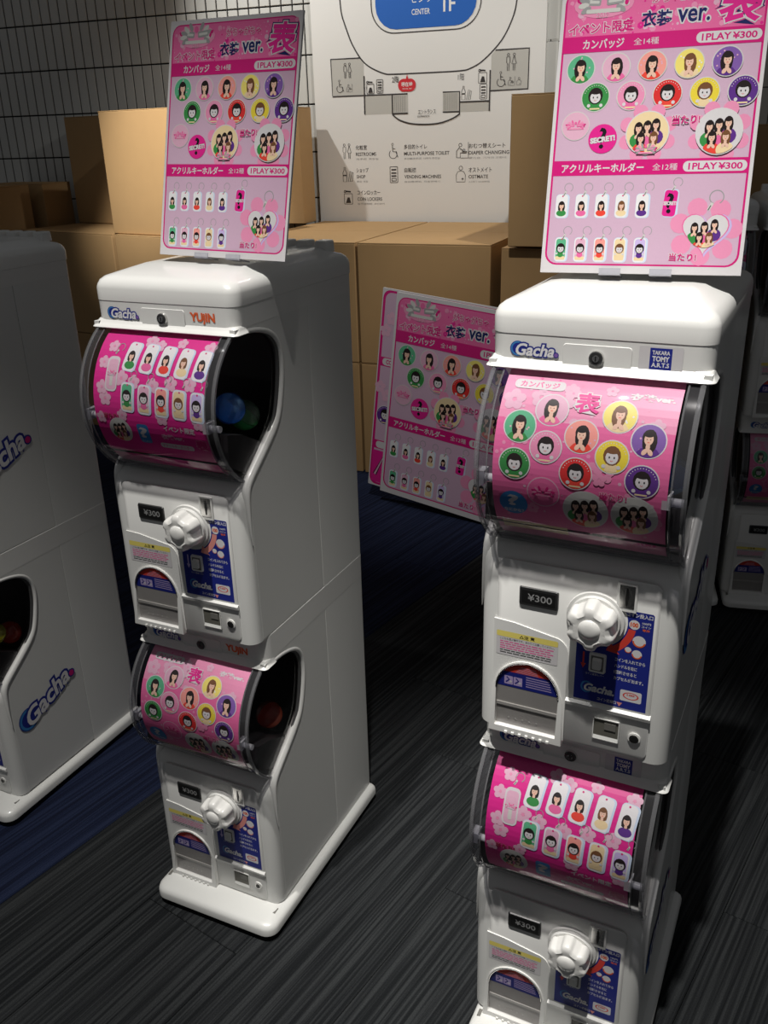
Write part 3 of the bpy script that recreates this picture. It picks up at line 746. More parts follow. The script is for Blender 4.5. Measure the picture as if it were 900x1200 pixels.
def m_panel(alt):
    F = Flat(); kx, kz = KC; R = .043
    pts = [(-.0016, .128), (.0985, .128), (.0985, .2790), (.0965, .2810), (.0560, .2810)]
    a0 = math.atan2(.2810-kz, .056-kx); a1 = math.atan2(.212-kz, -.0016-kx)
    a0 = math.asin(min(1, (.281-kz)/R)); x_ = kx+R*math.cos(a0); pts[-1] = (x_, .281)
    for k in range(1, 16):
        a = a0+(math.radians(-123)-a0)*k/15; pts.append((kx+R*math.cos(a), kz+R*math.sin(a)))
    pts.append((-.0016, .2235))
    F.poly(pts, 'blue')
    F.text('コイン投入口', .0795, .2755, .0062, 'white', width=.034, bold=.03)
    F.disc(.0735, .2610, .0072, col='white', n=18); F.text('100', .0735, .2610, .0060, 'orange', width=.0095, bold=.05)
    F.text('100円', .0890, .2655, .0034, 'white', width=.011, bold=.02); F.text('コイン', .0890, .2605, .0032, 'white', width=.012, bold=.02); F.text('専用', .0890, .2555, .0034, 'orange', width=.009, bold=.03)
    F.ring(kx, kz, R+.002, R+.0115, 'scarlet' if not alt else 'salmon', -8, -56, 16)
    F.poly([(kx+(R-.004)*math.cos(math.radians(-56)), kz+(R-.004)*math.sin(math.radians(-56))), (kx+(R+.006)*math.cos(math.radians(-70)), kz+(R+.006)*math.sin(math.radians(-70))), (kx+(R+.017)*math.cos(math.radians(-54)), kz+(R+.017)*math.sin(math.radians(-54)))], 'scarlet' if not alt else 'salmon')
    for x, z, r in ((.0815, .2370, .0088), (.0800, .2170, .0068), (.0680, .2215, .0045)):
        F.disc(x, z, r, col='white', n=18); F.ring(x, z, r*.75, r, 'salmon' if alt else 'orange', 180, 350, 12)
    for k, t in enumerate(('コインを入れてから', 'ハンドルを右に', '1回転させると', 'カプセルが出ます。')):
        F.text(t, .0520, .2035-.0098*k, .0056, 'white', width=.040 if k in (0, 3) else .030, align='l', bold=.02)
    F.text('コイン返却レバー', .026, .1720, .0034, 'white', width=.026)
    gx = .0320; F.disc(gx-.016, .1500, .0085, .0095, 'blue2', n=16); F.disc(gx-.016, .1500, .0060, .0070, 'blue', n=16)
    F.text('Gacha.', gx+.0015, .1500, .0115, 'white', width=.041, bold=.04, shear=.3)
    F.rr(.0770, .1495, .0290, .0175, .0025, 'white'); F.ring(.0770, .1500, .0088, .0108, 'scarlet', 0, 360, 20, ys=.52); F.text('100', .0770, .1515, .0026, 'scarlet', width=.010, bold=.03)
    F.text('YEN', .0770, .1482, .0026, 'black', width=.010) if False else None
    F.text('コイン返却口', .045, .1345, .0050, 'white', width=.026, bold=.02); F.poly([(.0585, .1365), (.0625, .1300), (.0665, .1365)][::1], 'salmon')
    # return arrow beside the lever
    c = 'scarlet' if not alt else 'lav'
    F.grid(.0080, .0105, .186, .205, c); F.poly([(.0055, .187), (.0130, .187), (.0092, .179)][::-1], c)
    return front(F, 'instruction_panel', FY-.0018)
def m_lever():
    mb = MB(); y = FY-.0021
    mb.loft([[(a, y, b) for a, b in _rr2(.0290, .1920, .0235, .0305, .003)], [(a, y-.0030, b) for a, b in _rr2(.0290, .1920, .0225, .0295, .003)]], WHITE2)
    mb.box(.0205, .0375, y-.0033, y-.0030, .1805, .2035, GREYP)
    mb.loft([[(a, y-.0033, b) for a, b in _rr2(.0290, .1925, .0130, .0170, .002)], [(a, y-.0075, b) for a, b in _rr2(.0290, .1915, .0120, .0140, .002)]], WHITE)
    return mb.mesh('return_lever', 35)
def m_knob():
    mb = MB(); kx, kz = KC; y = FY-.0018; N = 72
    mb.cylinder((kx, y, kz), (0, -1, 0), .0400, .0035, WHITE2, 40, .0390)
    mb.cylinder((kx, y-.0035, kz), (0, -1, 0), .0350, .0055, WHITE2, 40, .0340)
    def ring(r, d, amp):
        out = []
        for k in range(N):
            a = 2*math.pi*k/N; q = r*(1+amp*math.tanh(2.6*math.cos(6*a+.3))); out.append((kx+q*math.sin(a), y-d, kz+q*math.cos(a)))
        return out
    K = mat('knob_white', (.80, .79, .76), .32, coat=.2, noise=.02)
    mb.loft([ring(.0300, .009, .03), ring(.0325, .011, .06), ring(.0318, .022, .09), ring(.0300, .0325, .10), ring(.0280, .0352, .10), ring(.0225, .0372, .08), ring(.0175, .0362, .02), ring(.0150, .0362, 0), ring(.0135, .0385, 0), ring(.008, .0405, 0), ring(.003, .0410, 0)], K)
    return mb.mesh('knob', 38)
def m_return():
    mb = MB(); y = FY-.0018; x0, x1, z0, z1 = .0290, .0660, .0690, .1040; t = .0012; d = .0022
    mb.box(x0, x1, y-d, y, z0, z0+t, WHITE2); mb.box(x0, x1, y-d, y, z1-t, z1, WHITE2); mb.box(x0, x0+t, y-d, y, z0, z1, WHITE2); mb.box(x1-t, x1, y-d, y, z0, z1, WHITE2)
    mb.box(x0+t, x1-t, y-.0006, y, z0+t, z1-t, mat('return_recess_shade', (.13, .125, .105), .5, noise=.06))  # flat dark panel; the shade of the hollow is put into its colour
    mb.box(x0+.016, x1-.005, y-.0016, y-.0006, z0+.018, z1-.006, GREYP)
    mb.loft([[(x, yy, z) for yy, z in ((y-.0006, z0+t), (y-.0020, z0+t), (y-.0006, z0+.006))] for x in (x0+t, x1-t)], WHITE)  # white wedge stands in for the light on the floor of the hollow
    return mb.mesh('coin_return', 35)
def m_keycyl():
    mb = MB(); y = FY-.0018
    mb.cylinder((.0870, y, .0840), (0, -1, 0), .0088, .0020, WHITE2, 20); mb.cylinder((.0870, y-.002, .0840), (0, -1, 0), .0066, .0012, METAL, 20); mb.cylinder((.0870, y-.0032, .0840), (0, -1, 0), .0048, .0004, BLACK, 16)
    return mb.mesh('key_cylinder', 40)

MS = dict(unit_body=m_unit_body(), header=m_header(), lid=m_lid(), base=m_base(), hopper=m_chamber(), clear_cover=m_cover(), side_window=m_side_window(), side_windowL=m_side_window(-1),
          rimR=m_rim(1), rimL=m_rim(-1), badges=m_sheet_badges(), keys=m_sheet_keys(), gacha=m_gacha_small(), brandT=m_brand('T'), brandY=m_brand('Y'), side_logo=m_side_logo(),
          lock=m_lock(), front_plate=m_plate(), tray_door=m_tray_door(), tray_window=m_tray_window(), tray_label=m_tray_label(), tray_pane=m_tray_pane(),
          caution=m_caution(), price=m_price(), coin=m_coin(), panel=m_panel(False), panelY=m_panel(True), lever=m_lever(), knob=m_knob(), ret=m_return(), keycyl=m_keycyl())

def machine(pose, brand, up_sheet, lo_sheet, label, side_logo=False, full=True):
    root = thing('capsule_machine', (pose[0], pose[1], 0), pose[2], label, 'vending machine', 'two-tier capsule toy machines')
    link('base', MS['base'], root); link('lid', MS['lid'], root)
    for z0, sh in ((0, lo_sheet), (.6, up_sheet)):
        u = link('unit_body', MS['unit_body'], root, (0, 0, z0))
        for nm, k in (('header', 'header'), ('hopper', 'hopper'), ('clear_cover', 'clear_cover'), ('side_window', 'side_window'), ('window_rim', 'rimR'), ('window_rim', 'rimL'),
                      ('lock', 'lock'), ('maker_logo', 'gacha'), ('front_plate', 'front_plate'), ('tray_door', 'tray_door'), ('tray_back', 'tray_window'), ('tray_label', 'tray_label'), ('clear_flap', 'tray_pane'),
                      ('caution_label', 'caution'), ('price_display', 'price'), ('coin_slot', 'coin'), ('return_lever', 'lever'), ('knob', 'knob'), ('coin_return', 'ret'), ('key_cylinder', 'keycyl')):
            link(nm, MS[k], u)
        link('side_window', MS['side_windowL'], u)
        link('instruction_panel', MS['panel' if brand == 'T' else 'panelY'], u)
        link('brand_sticker', MS['brand'+brand], u)
        link('display_sheet', MS[sh], u, label='pink sheet showing round pin badges' if sh == 'badges' else 'magenta sheet showing tag-shaped key holders')
        if side_logo: link('side_logo', MS['side_logo'], u)
    return root
L_ = (-.3409, 1.4514, -.4501); R_ = (.2719, 1.0985, -.4665); K_ = (-.984, 1.800, -.457)
G_ = (1.252, 2.637, -.237); H_ = (1.252-.303*math.cos(.237), 2.637+.303*math.sin(.237)+.0, -.237)
machine(R_, 'T', 'badges', 'keys', 'white two-tier capsule machine in the right foreground, badge sheet above, key-holder sheet below', True)
machine(L_, 'Y', 'keys', 'badges', 'white two-tier capsule machine left of centre with orange-red sticker lettering', False)
machine(K_, 'T', 'badges', 'keys', 'white capsule machine cut by the left edge, its broad side with slanted blue logos', True)
machine(G_, 'T', 'badges', 'badges', 'white capsule machine in shade at the far right edge of the picture', False)
machine(H_, 'T', 'keys', 'badges', 'shaded capsule machine mostly hidden behind the right foreground machine', False)

# ------------------------------------------------------------------ capsules
def capsule_mesh(name, col, top):
    mb = MB(); r = .0265; n = 20
    lo = clear_mat('capsule_'+name, col, .08, .55, 1.45, col); hi = clear_mat('capsule_'+name+'_top', top, .06, .12, 1.5, top)
    def half(m, a0, a1, rr):
        R = []
        for k in range(8):
            a = math.radians(a0+(a1-a0)*k/7); q = max(rr*math.cos(a), .0006); R.append([(q*math.cos(2*math.pi*j/n), q*math.sin(2*math.pi*j/n), rr*math.sin(a)) for j in range(n)])
        mb.loft(R, m)
    half(lo, -90, 4, r)
    bot = mb.mesh('capsule', 60); mb = MB()
    R = []
    for k in range(8):
        a = math.radians(-2+92*k/7); q = max((r+.0004)*math.cos(a), .0006); R.append([(q*math.cos(2*math.pi*j/n), q*math.sin(2*math.pi*j/n), (r+.0004)*math.sin(a)) for j in range(n)])
    mb.loft(R, hi, False)
    return bot, mb.mesh('cap', 60)
CAPS = {k: capsule_mesh(k, c, t) for k, c, t in (('blue', (.25, .62, 1.0), (.25, .5, .8)), ('green', (.12, .8, .25), (.55, .75, .6)), ('olive', (.12, .14, .02), (.25, .28, .12)),
                                                 ('red', (1., .18, .08), (.6, .15, .1)), ('yellow', (.9, .85, .1), (.6, .6, .2)), ('teal', (.03, .35, .25), (.3, .6, .5)))}
def local(pose, p):
    c, s = math.cos(pose[2]), math.sin(pose[2]); return (pose[0]+c*p[0]-s*p[1], pose[1]+s*p[0]+c*p[1], p[2])
for pose, kind, p, rot, lab in (
        (L_, 'blue', (.088, .030, 1.060), (.5, .9, 0), 'blue toy capsule in the upper window of the left-centre machine'),
        (L_, 'green', (.080, .082, 1.033), (.4, .6, 1), 'green and clear toy capsule below the blue one in the upper window'),
        (L_, 'olive', (.032, .112, 1.012), (.2, .2, 2), 'dark olive toy capsule deep in the upper window behind the green one'),
        (L_, 'red', (.080, .075, .428), (.5, -.4, 0), 'red-orange toy capsule in the lower window of the left-centre machine'),
        (K_, 'yellow', (.088, .035, .451), (.3, .4, 0), 'yellow toy capsule in the window of the machine at the left edge'),
        (K_, 'red', (.080, .084, .426), (.3, .9, 0), 'red toy capsule in the window of the machine at the left edge'),
        (R_, 'teal', (-.088, .030, 1.060), (.3, .2, 0), 'green toy capsule behind the left end of the right machine upper drum'),
        (R_, 'blue', (.088, .060, 1.045), (.3, .2, 0), 'dark blue toy capsule behind the right end of the right machine upper drum')):
    b, t = CAPS[kind]
    o = link('toy_capsule', b, None, local(pose, p), (rot[0], rot[1], rot[2]+pose[2])); tag(o, lab, 'toy capsule', 'toy capsules inside the machines'); link('cap', t, o)

# ------------------------------------------------------------------ posters
poster((-.255, 1.524, 1.290), (-.229, .072, -.518), 'pink price poster standing on the lid of the left-centre capsule machine', 'pink price posters')
poster((.343, 1.222, 1.2895), (-.259, .043, -.370), 'pink price poster on the lid of the right machine, cut by the top edge', 'pink price posters')
poster((.228, 3.466, .029), (-.041, .104, -.605), 'large pink poster on the floor leaning towards the boxes, in front of another', 'pink price posters', 2.31, False)

def rear_poster():
    F = Flat(); U = lambda u: (u-.5)*PW; V = lambda v: v*PH
    F.grid(-PW/2, PW/2, 0, PH, 'off'); F.rr(0, PH*.5, PW*.985, PH*.985, .014, 'mag'); F.rr(0, PH*.5, PW*.945, PH*.963, .012, 'vpink')
    F.grid(-PW*.48, PW*.48, V(.625), V(.67), 'mag'); F.rr(U(.17), V(.648), .066, .013, .006, 'off'); F.text('COLLECTION', U(.17), V(.648), .007, 'mag', width=.05, bold=.04)
    F.grid(-PW*.48, PW*.48, V(.20), V(.245), 'mag'); F.rr(U(.17), V(.222), .066, .013, .006, 'off')
    F.grid(-PW*.48, PW*.48, V(.02), V(.19), 'mag2')
    F.line([(U(.05), V(.06)), (U(.12), V(.17)), (U(.20), V(.05)), (U(.30), V(.15))], .008, 'black'); F.line([(U(.05), V(.06)), (U(.12), V(.17)), (U(.20), V(.05)), (U(.30), V(.15))], .004, 'lpink')
    for u, v in ((.05, .80), (.09, .86), (.04, .52), (.10, .48)): flower(F, U(u), V(v), .012, 'lpink')
    badge(F, U(.095), V(.38), .018, 'v', 1); badge(F, U(.25), V(.38), .018, 'p', 1)
    relayer(F); me = F.mesh('print', lambda a, b, h: (a, -h-.0001, b), step=.00004, gloss=True)
    root = D.objects.new('poster_board', P_BOARD); COL.objects.link(root)
    m = rotv((-.041, .100, -.600)); off = Vector((.228, 3.466, .029))+m @ Vector((-.082, .030, .004))
    root.matrix_world = Matrix.Translation(off) @ m @ Matrix.Scale(2.31, 4)
    tag(root, 'second large pink poster, mostly hidden behind the front poster leaning on the boxes', 'poster', 'pink price posters')
    link('printed_sheet', me, root)
rear_poster()

# ------------------------------------------------------------------ cardboard boxes
def card_mat():
    m = mat('cardboard', (.40, .25, .115), .75, noise=.05, nscale=14, bump=.1, spec=.2)
    return m
CARD = card_mat(); CARDIN = mat('cardboard_edge', (.26, .16, .07), .85, noise=.08, nscale=40)
def cardboard_box(p, deg, w_, d_, h_, z0, label):
    """p: front left corner on plan, deg: direction of the front edge"""
    mb = MB(); T = .004; e = .003
    mb.loft([rrect(w_/2-e, e, d_-e, .004, .004, 0, 2), rrect(w_/2, 0, d_, .004, .004, e, 2), rrect(w_/2, 0, d_, .004, .004, h_-T-e, 2), rrect(w_/2-e, e, d_-e, .004, .004, h_-T, 2)], CARD)
    o = D.objects.new('cardboard_box', mb.mesh('box')); COL.objects.link(o)
    a = math.radians(deg); o.rotation_euler = (0, 0, a); o.location = (p[0]+math.cos(a)*w_/2, p[1]+math.sin(a)*w_/2, z0)
    tag(o, label, 'box', 'plain cardboard boxes along the wall')
    g = .0012
    for y0, y1 in ((.0005, d_/2-g), (d_/2+g, d_-.0005)):
        fb = MB(); fb.box(-w_/2+.0005, w_/2-.0005, y0, y1, h_-T, h_, CARD); link('flap', fb.mesh('flap'), o)
    return o
H1 = .520
row = [((-1.918, 5.120), -34, .722, .50, 'box at left behind the edge machine, topmost of the waist-high stack', 'lower box of the left stack, behind the edge machine'),
       ((-1.300, 4.700), -34, .615, .60, 'upper box right of the left stack, carrying the brightly lit tall box', 'lower box under the one carrying the brightly lit tall box'),
       ((-.640, 4.245), -22.5, .592, .95, 'upper box behind the left-centre machine poster, left of the middle seam', 'lower box left of the middle seam, mostly behind the machine'),
       ((-.083, 4.012), -22.5, .590, .95, 'upper box right of the middle seam, behind the leaning pink posters', 'lower box that the leaning pink posters hide'),
       ((.500, 3.745), -22.5, .610, .80, 'upper box under the tall box beside the wall sign', 'lower box right of the leaning pink posters, mostly hidden'),
       ((1.090, 3.440), -20, .600, .60, 'upper box behind the shaded machine at the right edge', 'lower box behind the shaded machine at the right edge')]
for p, a, w_, d_, l1, l0 in row:
    cardboard_box(p, a, w_, d_, H1, 0, l0)
    if p[0] > .4 and p[0] < .6: cardboard_box(p, a, w_, d_, H1-.008, H1+.002, l1)
    else: cardboard_box(p, a, w_, d_, H1, H1+.002, l1)
Z2 = H1*2+.004
cardboard_box((-1.310, 4.735), -34, .56, .42, .560, Z2, 'brightly lit tall box on top of the stack, left of the left machine poster')
cardboard_box((-1.705, 5.470), -34, .50, .17, .555, Z2, 'darker tall box standing behind and left of the brightly lit one')
cardboard_box((-.800, 5.125), -21, .460, .150, .560, Z2, 'tall narrow box against the wall, just right of the left machine poster')
cardboard_box((.518, 3.700), -22.5, .600, .76, .548, Z2, 'tall box on the stack at the lower right corner of the wall sign')
cardboard_box((1.120, 3.455), -20, .580, .50, .420, Z2, 'box on the stack right of the right machine poster')
# stack against the wall at far left
for z, h_, l in ((0, .42, 'lowest'), (.422, .42, 'middle'), (.844, .42, 'top')):
    cardboard_box((-2.490, 5.130), -27.2, .45, .42, h_, z, l+' box of the dark stack at the far left against the tiles')
    cardboard_box((-2.22, 5.52), -25, .42, .22, h_, z, l+' box of the small dark stack beside the tall boxes, at the tiles') 

# ------------------------------------------------------------------ floor
def carpet(name, c0, c1, c2):
    m = D.materials.new(name); m.use_nodes = True; nt = m.node_tree; b = nt.nodes['Principled BSDF']
    N = nt.nodes.new; lk = nt.links.new
    tc = N('ShaderNodeTexCoord'); oi = N('ShaderNodeObjectInfo'); mp = N('ShaderNodeMapping'); mp.inputs['Scale'].default_value = (2.0, 150, 1)
    ad = N('ShaderNodeVectorMath'); ad.operation = 'ADD'; cb = N('ShaderNodeCombineXYZ'); ml = N('ShaderNodeMath'); ml.operation = 'MULTIPLY'; ml.inputs[1].default_value = 37.
    lk(oi.outputs['Random'], ml.inputs[0]); lk(ml.outputs[0], cb.inputs[1]); lk(ml.outputs[0], cb.inputs[2])
    lk(tc.outputs['Object'], ad.inputs[0]); lk(cb.outputs[0], ad.inputs[1]); lk(ad.outputs[0], mp.inputs[0])
    n1 = N('ShaderNodeTexNoise'); n1.inputs['Scale'].default_value = 1.; n1.inputs['Detail'].default_value = 3; lk(mp.outputs[0], n1.inputs['Vector'])
    rp = N('ShaderNodeValToRGB'); e = rp.color_ramp.elements
    e[0].position = .38; e[0].color = (*c0, 1); e[1].position = .62; e[1].color = (*c2, 1); x = rp.color_ramp.elements.new(.5); x.color = (*c1, 1)
    lk(n1.outputs['Fac'], rp.inputs[0])
    n2 = N('ShaderNodeTexNoise'); n2.inputs['Scale'].default_value = 350; n2.inputs['Detail'].default_value = 2; lk(tc.outputs['Object'], n2.inputs['Vector'])
    mx = N('ShaderNodeMix'); mx.data_type = 'RGBA'; mx.blend_type = 'MULTIPLY'; mx.inputs[0].default_value = .55
    lk(rp.outputs[0], mx.inputs[6]); lk(n2.outputs['Fac'], mx.inputs[7]); lk(mx.outputs[2], b.inputs['Base Color'])
    bp = N('ShaderNodeBump'); bp.inputs['Strength'].default_value = .5; bp.inputs['Distance'].default_value = .003
    am = N('ShaderNodeMath'); am.operation = 'ADD'; lk(n1.outputs['Fac'], am.inputs[0]); lk(n2.outputs['Fac'], am.inputs[1]); lk(am.outputs[0], bp.inputs['Height']); lk(bp.outputs[0], b.inputs['Normal'])
    b.inputs['Roughness'].default_value = .95; b.inputs['Specular IOR Level'].default_value = .1
    return m
CG = carpet('carpet_charcoal', (.013, .0145, .016), (.024, .026, .028), (.041, .044, .046))
CN = carpet('carpet_navy', (.008, .011, .028), (.012, .018, .045), (.020, .028, .064))
mb = MB(); mb.box(-4.5, 4.5, -1.5, 7.5, -.05, -.008, mat('subfloor', (.03, .03, .03), .9, noise=.1))
fl = link('floor', mb.mesh('floor')); fl['kind'] = 'structure'
SA = math.radians(54); PLW, PLL = .25, 1.0
def plank_mesh(m):
    mb = MB(); h = .0005
    mb.loft([[(sx*(PLL/2-i), sy*(PLW/2-i), z) for sx, sy in ((-1, -1), (1, -1), (1, 1), (-1, 1))] for i, z in ((h, -.008), (h, -.0015), (.002, 0))], m)
    return mb.mesh('carpet_tile')
PM = (plank_mesh(CG), plank_mesh(CN))
ca, sa = math.cos(SA), math.sin(SA)
for ci in range(-16, 19):
    c = 1.52+PLW*(ci+.5)
    for ki in range(-4, 9):
        t = ki*PLL+(.37*(ci % 3)+.11*(ci % 2))*PLL
        x, y = t*ca-c*sa, t*sa+c*ca
        if y < .25 or y > 5.9 or abs(x) > .75+.52*y: continue
        o = link('carpet_tile', PM[1 if 0 <= ci < 60 else 0], fl, (x, y, 0), (0, 0, SA))

# ------------------------------------------------------------------ back wall with long ceramic tiles
WA = math.radians(-20.5); W0 = Vector((.268, 4.970, 0)); wx = Vector((math.cos(WA), math.sin(WA), 0)); wn = Vector((math.sin(WA), -math.cos(WA), 0))
def wallp(u, z, d=0.): p = W0+wx*u+wn*d; return (p.x, p.y, z)
wall = D.objects.new('wall_back', None)
GROUT = mat('tile_joint', (.014, .014, .014), .9, noise=.2, nscale=80)
wm = D.materials.new('far_tiles'); wm.use_nodes = True; nt = wm.node_tree; tb = nt.nodes.new('ShaderNodeTexBrick'); tcn = nt.nodes.new('ShaderNodeTexCoord')
sp_ = nt.nodes.new('ShaderNodeSeparateXYZ'); cb_ = nt.nodes.new('ShaderNodeCombineXYZ')
nt.links.new(tcn.outputs['Object'], sp_.inputs[0]); nt.links.new(sp_.outputs[0], cb_.inputs[0]); nt.links.new(sp_.outputs[2], cb_.inputs[1]); nt.links.new(cb_.outputs[0], tb.inputs[0])
tb.offset = 0.; tb.inputs['Scale'].default_value = 1.; tb.inputs['Brick Width'].default_value = .0617; tb.inputs['Row Height'].default_value = .2305; tb.inputs['Mortar Size'].default_value = .0025
tb.inputs['Color1'].default_value = (.42, .42, .39, 1); tb.inputs['Color2'].default_value = (.45, .45, .42, 1); tb.inputs['Mortar'].default_value = (.035, .034, .033, 1)
nt.links.new(tb.outputs['Color'], nt.nodes['Principled BSDF'].inputs['Base Color']); nt.nodes['Principled BSDF'].inputs['Roughness'].default_value = .35
TU0, TU1, TZ0, TZ1 = -1.996-.0617*15, -1.996+.0617*23, 1.85-.2305*4, 1.85+.2305*2
mb = MB()
mb.box(-4.0, 4.0, 0, .12, -.05, 3.2, GROUT)
wall = D.objects.new('wall_back', mb.mesh('wall_back')); COL.objects.link(wall); wall.location = W0; wall.rotation_euler = (0, 0, WA); wall['kind'] = 'structure'
mb = MB()
def skin(a, b, z0, z1): mb.box(a, b, -.007, -.0005, z0, z1, wm)
skin(-3.99, TU0-.002, -.0, 3.19); skin(TU0-.002, TU1, 0, TZ0-.002); skin(TU0-.002, TU1, TZ1+.001, 3.19); skin(TU1, 3.99, 0, 3.19)
fo = link('tile_field', mb.mesh('tile_field'), wall); fo['kind'] = 'stuff'
TILE = mat('ceramic_tile', (.56, .56, .53), .28, coat=.1, noise=.03, nscale=6)
def tile_mesh(w_, h_):
    mb = MB(); e = .0015
    mb.loft([[(sx*(w_/2-i), -y, sz*(h_/2-i)) for sx, sz in ((-1, -1), (1, -1), (1, 1), (-1, 1))] for i, y in ((0, 0), (0, .006), (e, .0075))], TILE, False)
    return mb.mesh('tile')
TM = tile_mesh(.0617-.0075, .2305-.0075)
for r_ in range(6):
    for k in range(38):
        u = TU0+.0617*(k+.5)
        if u > -.60+.03: continue
        link('tile', TM, wall, (u, random.uniform(-.0004, .0004), TZ0+.2305*(r_+.5)), (random.uniform(-.006, .006), 0, random.uniform(-.008, .008)))
for r_ in range(6):
    for k in range(2): link('tile', TM, wall, (.627+.0617*k, 0, TZ0+.2305*(r_+.5)))

# ------------------------------------------------------------------ wall sign (floor guide)
sg = MB(); sg.loft([[(x, y, z) for x, z in ((-.592, .78), (.598, .78), (.598, 2.62), (-.592, 2.62))] for y in (-.007, -.027)], mat('sign_board', (.74, .73, .70), .5, noise=.01, nscale=3))
sign = D.objects.new('wall_sign', sg.mesh('wall_sign')); COL.objects.link(sign); sign.location = W0+wx*0; sign.rotation_euler = (0, 0, WA)
tag(sign, 'large white guide board on the tiled wall with an arena floor map and facility symbols', 'sign')
F = Flat(); LN = .0065
def arcpts(P, n=6):   # smooth a polyline (Catmull-Rom)
    out = []
    for i in range(len(P)-1):
        p0 = P[max(i-1, 0)]; p1 = P[i]; p2 = P[i+1]; p3 = P[min(i+2, len(P)-1)]
        for k in range(n):
            t = k/n; out.append(tuple(.5*((2*p1[j])+(-p0[j]+p2[j])*t+(2*p0[j]-5*p1[j]+4*p2[j]-p3[j])*t*t+(-p0[j]+3*p1[j]-3*p2[j]+p3[j])*t**3) for j in (0, 1)))
    return out+[P[-1]]
F.poly([(-.493, 1.822), (-.491, 1.650), (-.318, 1.651), (-.315, 1.800), (-.338, 1.821)], 'signg'); F.poly([(.359, 1.821), (.339, 1.800), (.339, 1.646), (.520, 1.648), (.521, 1.822)], 'signg')
F.grid(-.315, -.167, 1.560, 1.648, 'signg'); F.grid(.183, .333, 1.557, 1.602, 'signg'); F.grid(-.167, -.084, 1.556, 1.648, 'signg'); F.grid(.097, .183, 1.556, 1.648, 'signg')
outer = [(-.433, 2.12), (-.430, 2.085), (-.424, 2.022), (-.408, 1.971), (-.378, 1.894), (-.338, 1.828), (-.301, 1.790), (-.256, 1.764), (-.203, 1.744), (-.160, 1.740), (.006, 1.739), (.185, 1.740), (.240, 1.750), (.290, 1.774), (.345, 1.818), (.398, 1.876), (.440, 1.957), (.456, 2.027), (.460, 2.12)]
top = [(x, 4.24-z) for x, z in outer[::-1][1:]]
ol = arcpts(outer); full = ol+[(x, 4.24-z) for x, z in ol[::-1][1:-1]]
F.line(full, LN, 'line', closed=True)
def rrpts(cx, cz, w_, h_, r, n=10): return _rr2(cx, cz, w_, h_, r, n)
F.line(rrpts(.010, 2.12, .552, .398, .12), .005, 'line', closed=True)
F.rr(.010, 2.12, .508, .366, .105, 'signblue')
F.text('センター', .012, 2.066, .044, 'signw', width=.155); F.text('CENTER', -.012, 2.006, .024, 'signw', width=.092, bold=.01); F.text('1F', .130, 2.030, .060, 'signw', width=.056, bold=.02)
def ln(*p, w_=LN): F.line(p, w_, 'line')
ln((-.335, 1.821), (-.493, 1.822), (-.491, 1.650), (-.086, 1.649)); ln((.359, 1.821), (.521, 1.822), (.520, 1.648), (.336, 1.646))
ln((-.315, 1.739), (-.317, 1.561)); ln((.335, 1.737), (.333, 1.557)); ln((-.167, 1.648), (-.167, 1.557)); ln((-.167, 1.560), (-.086, 1.560)); ln((.097, 1.649), (.183, 1.649), (.183, 1.545)); ln((.097, 1.559), (.183, 1.559)); ln((.183, 1.602), (.333, 1.602))
F.line(arcpts([(-.167, 1.556), (-.130, 1.530), (-.070, 1.512), (.004, 1.506), (.080, 1.510), (.145, 1.528), (.183, 1.548)]), LN, 'line')
for k in range(8): ln((-.155+.008*k, 1.642), (-.155+.008*k, 1.566), w_=.0012); ln((.105+.009*k, 1.642), (.105+.009*k, 1.566), w_=.0012)
F.text('2階', -.148, 1.716, .030, 'line', width=.036); F.text('1階', .190, 1.713, .030, 'line', width=.032)
F.rr(-.088, 1.688, .092, .058, .027, 'signred'); F.poly([(-.094, 1.712), (-.080, 1.712), (-.086, 1.738)], 'signred'); F.text('現在地', -.088, 1.692, .020, 'signw', width=.058, bold=.02); F.text('YOU ARE HERE', -.088, 1.672, .006, 'signw', width=.05)
F.text('エントランス', .015, 1.564, .020, 'line', width=.092); F.text('ENTRANCE', -.003, 1.544, .009, 'line', width=.062)
def man(x, z, h_, woman=False):
    F.ring(x, z+h_*.42, h_*.055, h_*.085, 'line', n=12); lw = h_*.035
    if woman: F.line([(x-.02*h_, z+.33*h_), (x-.14*h_, z-.08*h_), (x+.14*h_, z-.08*h_), (x+.02*h_, z+.33*h_)], lw, 'line', closed=True); F.line([(x-.05*h_, z-.08*h_), (x-.05*h_, z-.46*h_)], lw, 'line'); F.line([(x+.05*h_, z-.08*h_), (x+.05*h_, z-.46*h_)], lw, 'line')
    else: F.line([(x-.10*h_, z+.30*h_), (x-.11*h_, z-.02*h_), (x-.05*h_, z-.05*h_), (x-.05*h_, z-.46*h_), (x+.05*h_, z-.46*h_), (x+.05*h_, z-.05*h_), (x+.11*h_, z-.02*h_), (x+.10*h_, z+.30*h_)], lw, 'line', closed=True)
def wheel(x, z, h_):
    F.ring(x-.03*h_, z+.42*h_, h_*.05, h_*.08, 'line', n=10); F.ring(x, z-.18*h_, h_*.25, h_*.29, 'line', 130, 400, 20); F.line([(x-.03*h_, z+.32*h_), (x-.02*h_, z-.02*h_), (x+.20*h_, z-.04*h_), (x+.33*h_, z-.38*h_)], h_*.045, 'line'); F.line([(x-.03*h_, z+.16*h_), (x+.16*h_, z+.14*h_)], h_*.035, 'line')
def vend(x, z, h_):
    lw = h_*.04; F.line(rrpts(x, z, h_*.52, h_*.96, .002, 1), lw, 'line', closed=True)
    for k in (.30, .10, -.08): F.line([(x-.17*h_, z+k*h_), (x+.17*h_, z+k*h_)], h_*.09, 'line')
    F.line(rrpts(x, z-.30*h_, h_*.30, h_*.16, .001, 1), lw, 'line', closed=True)
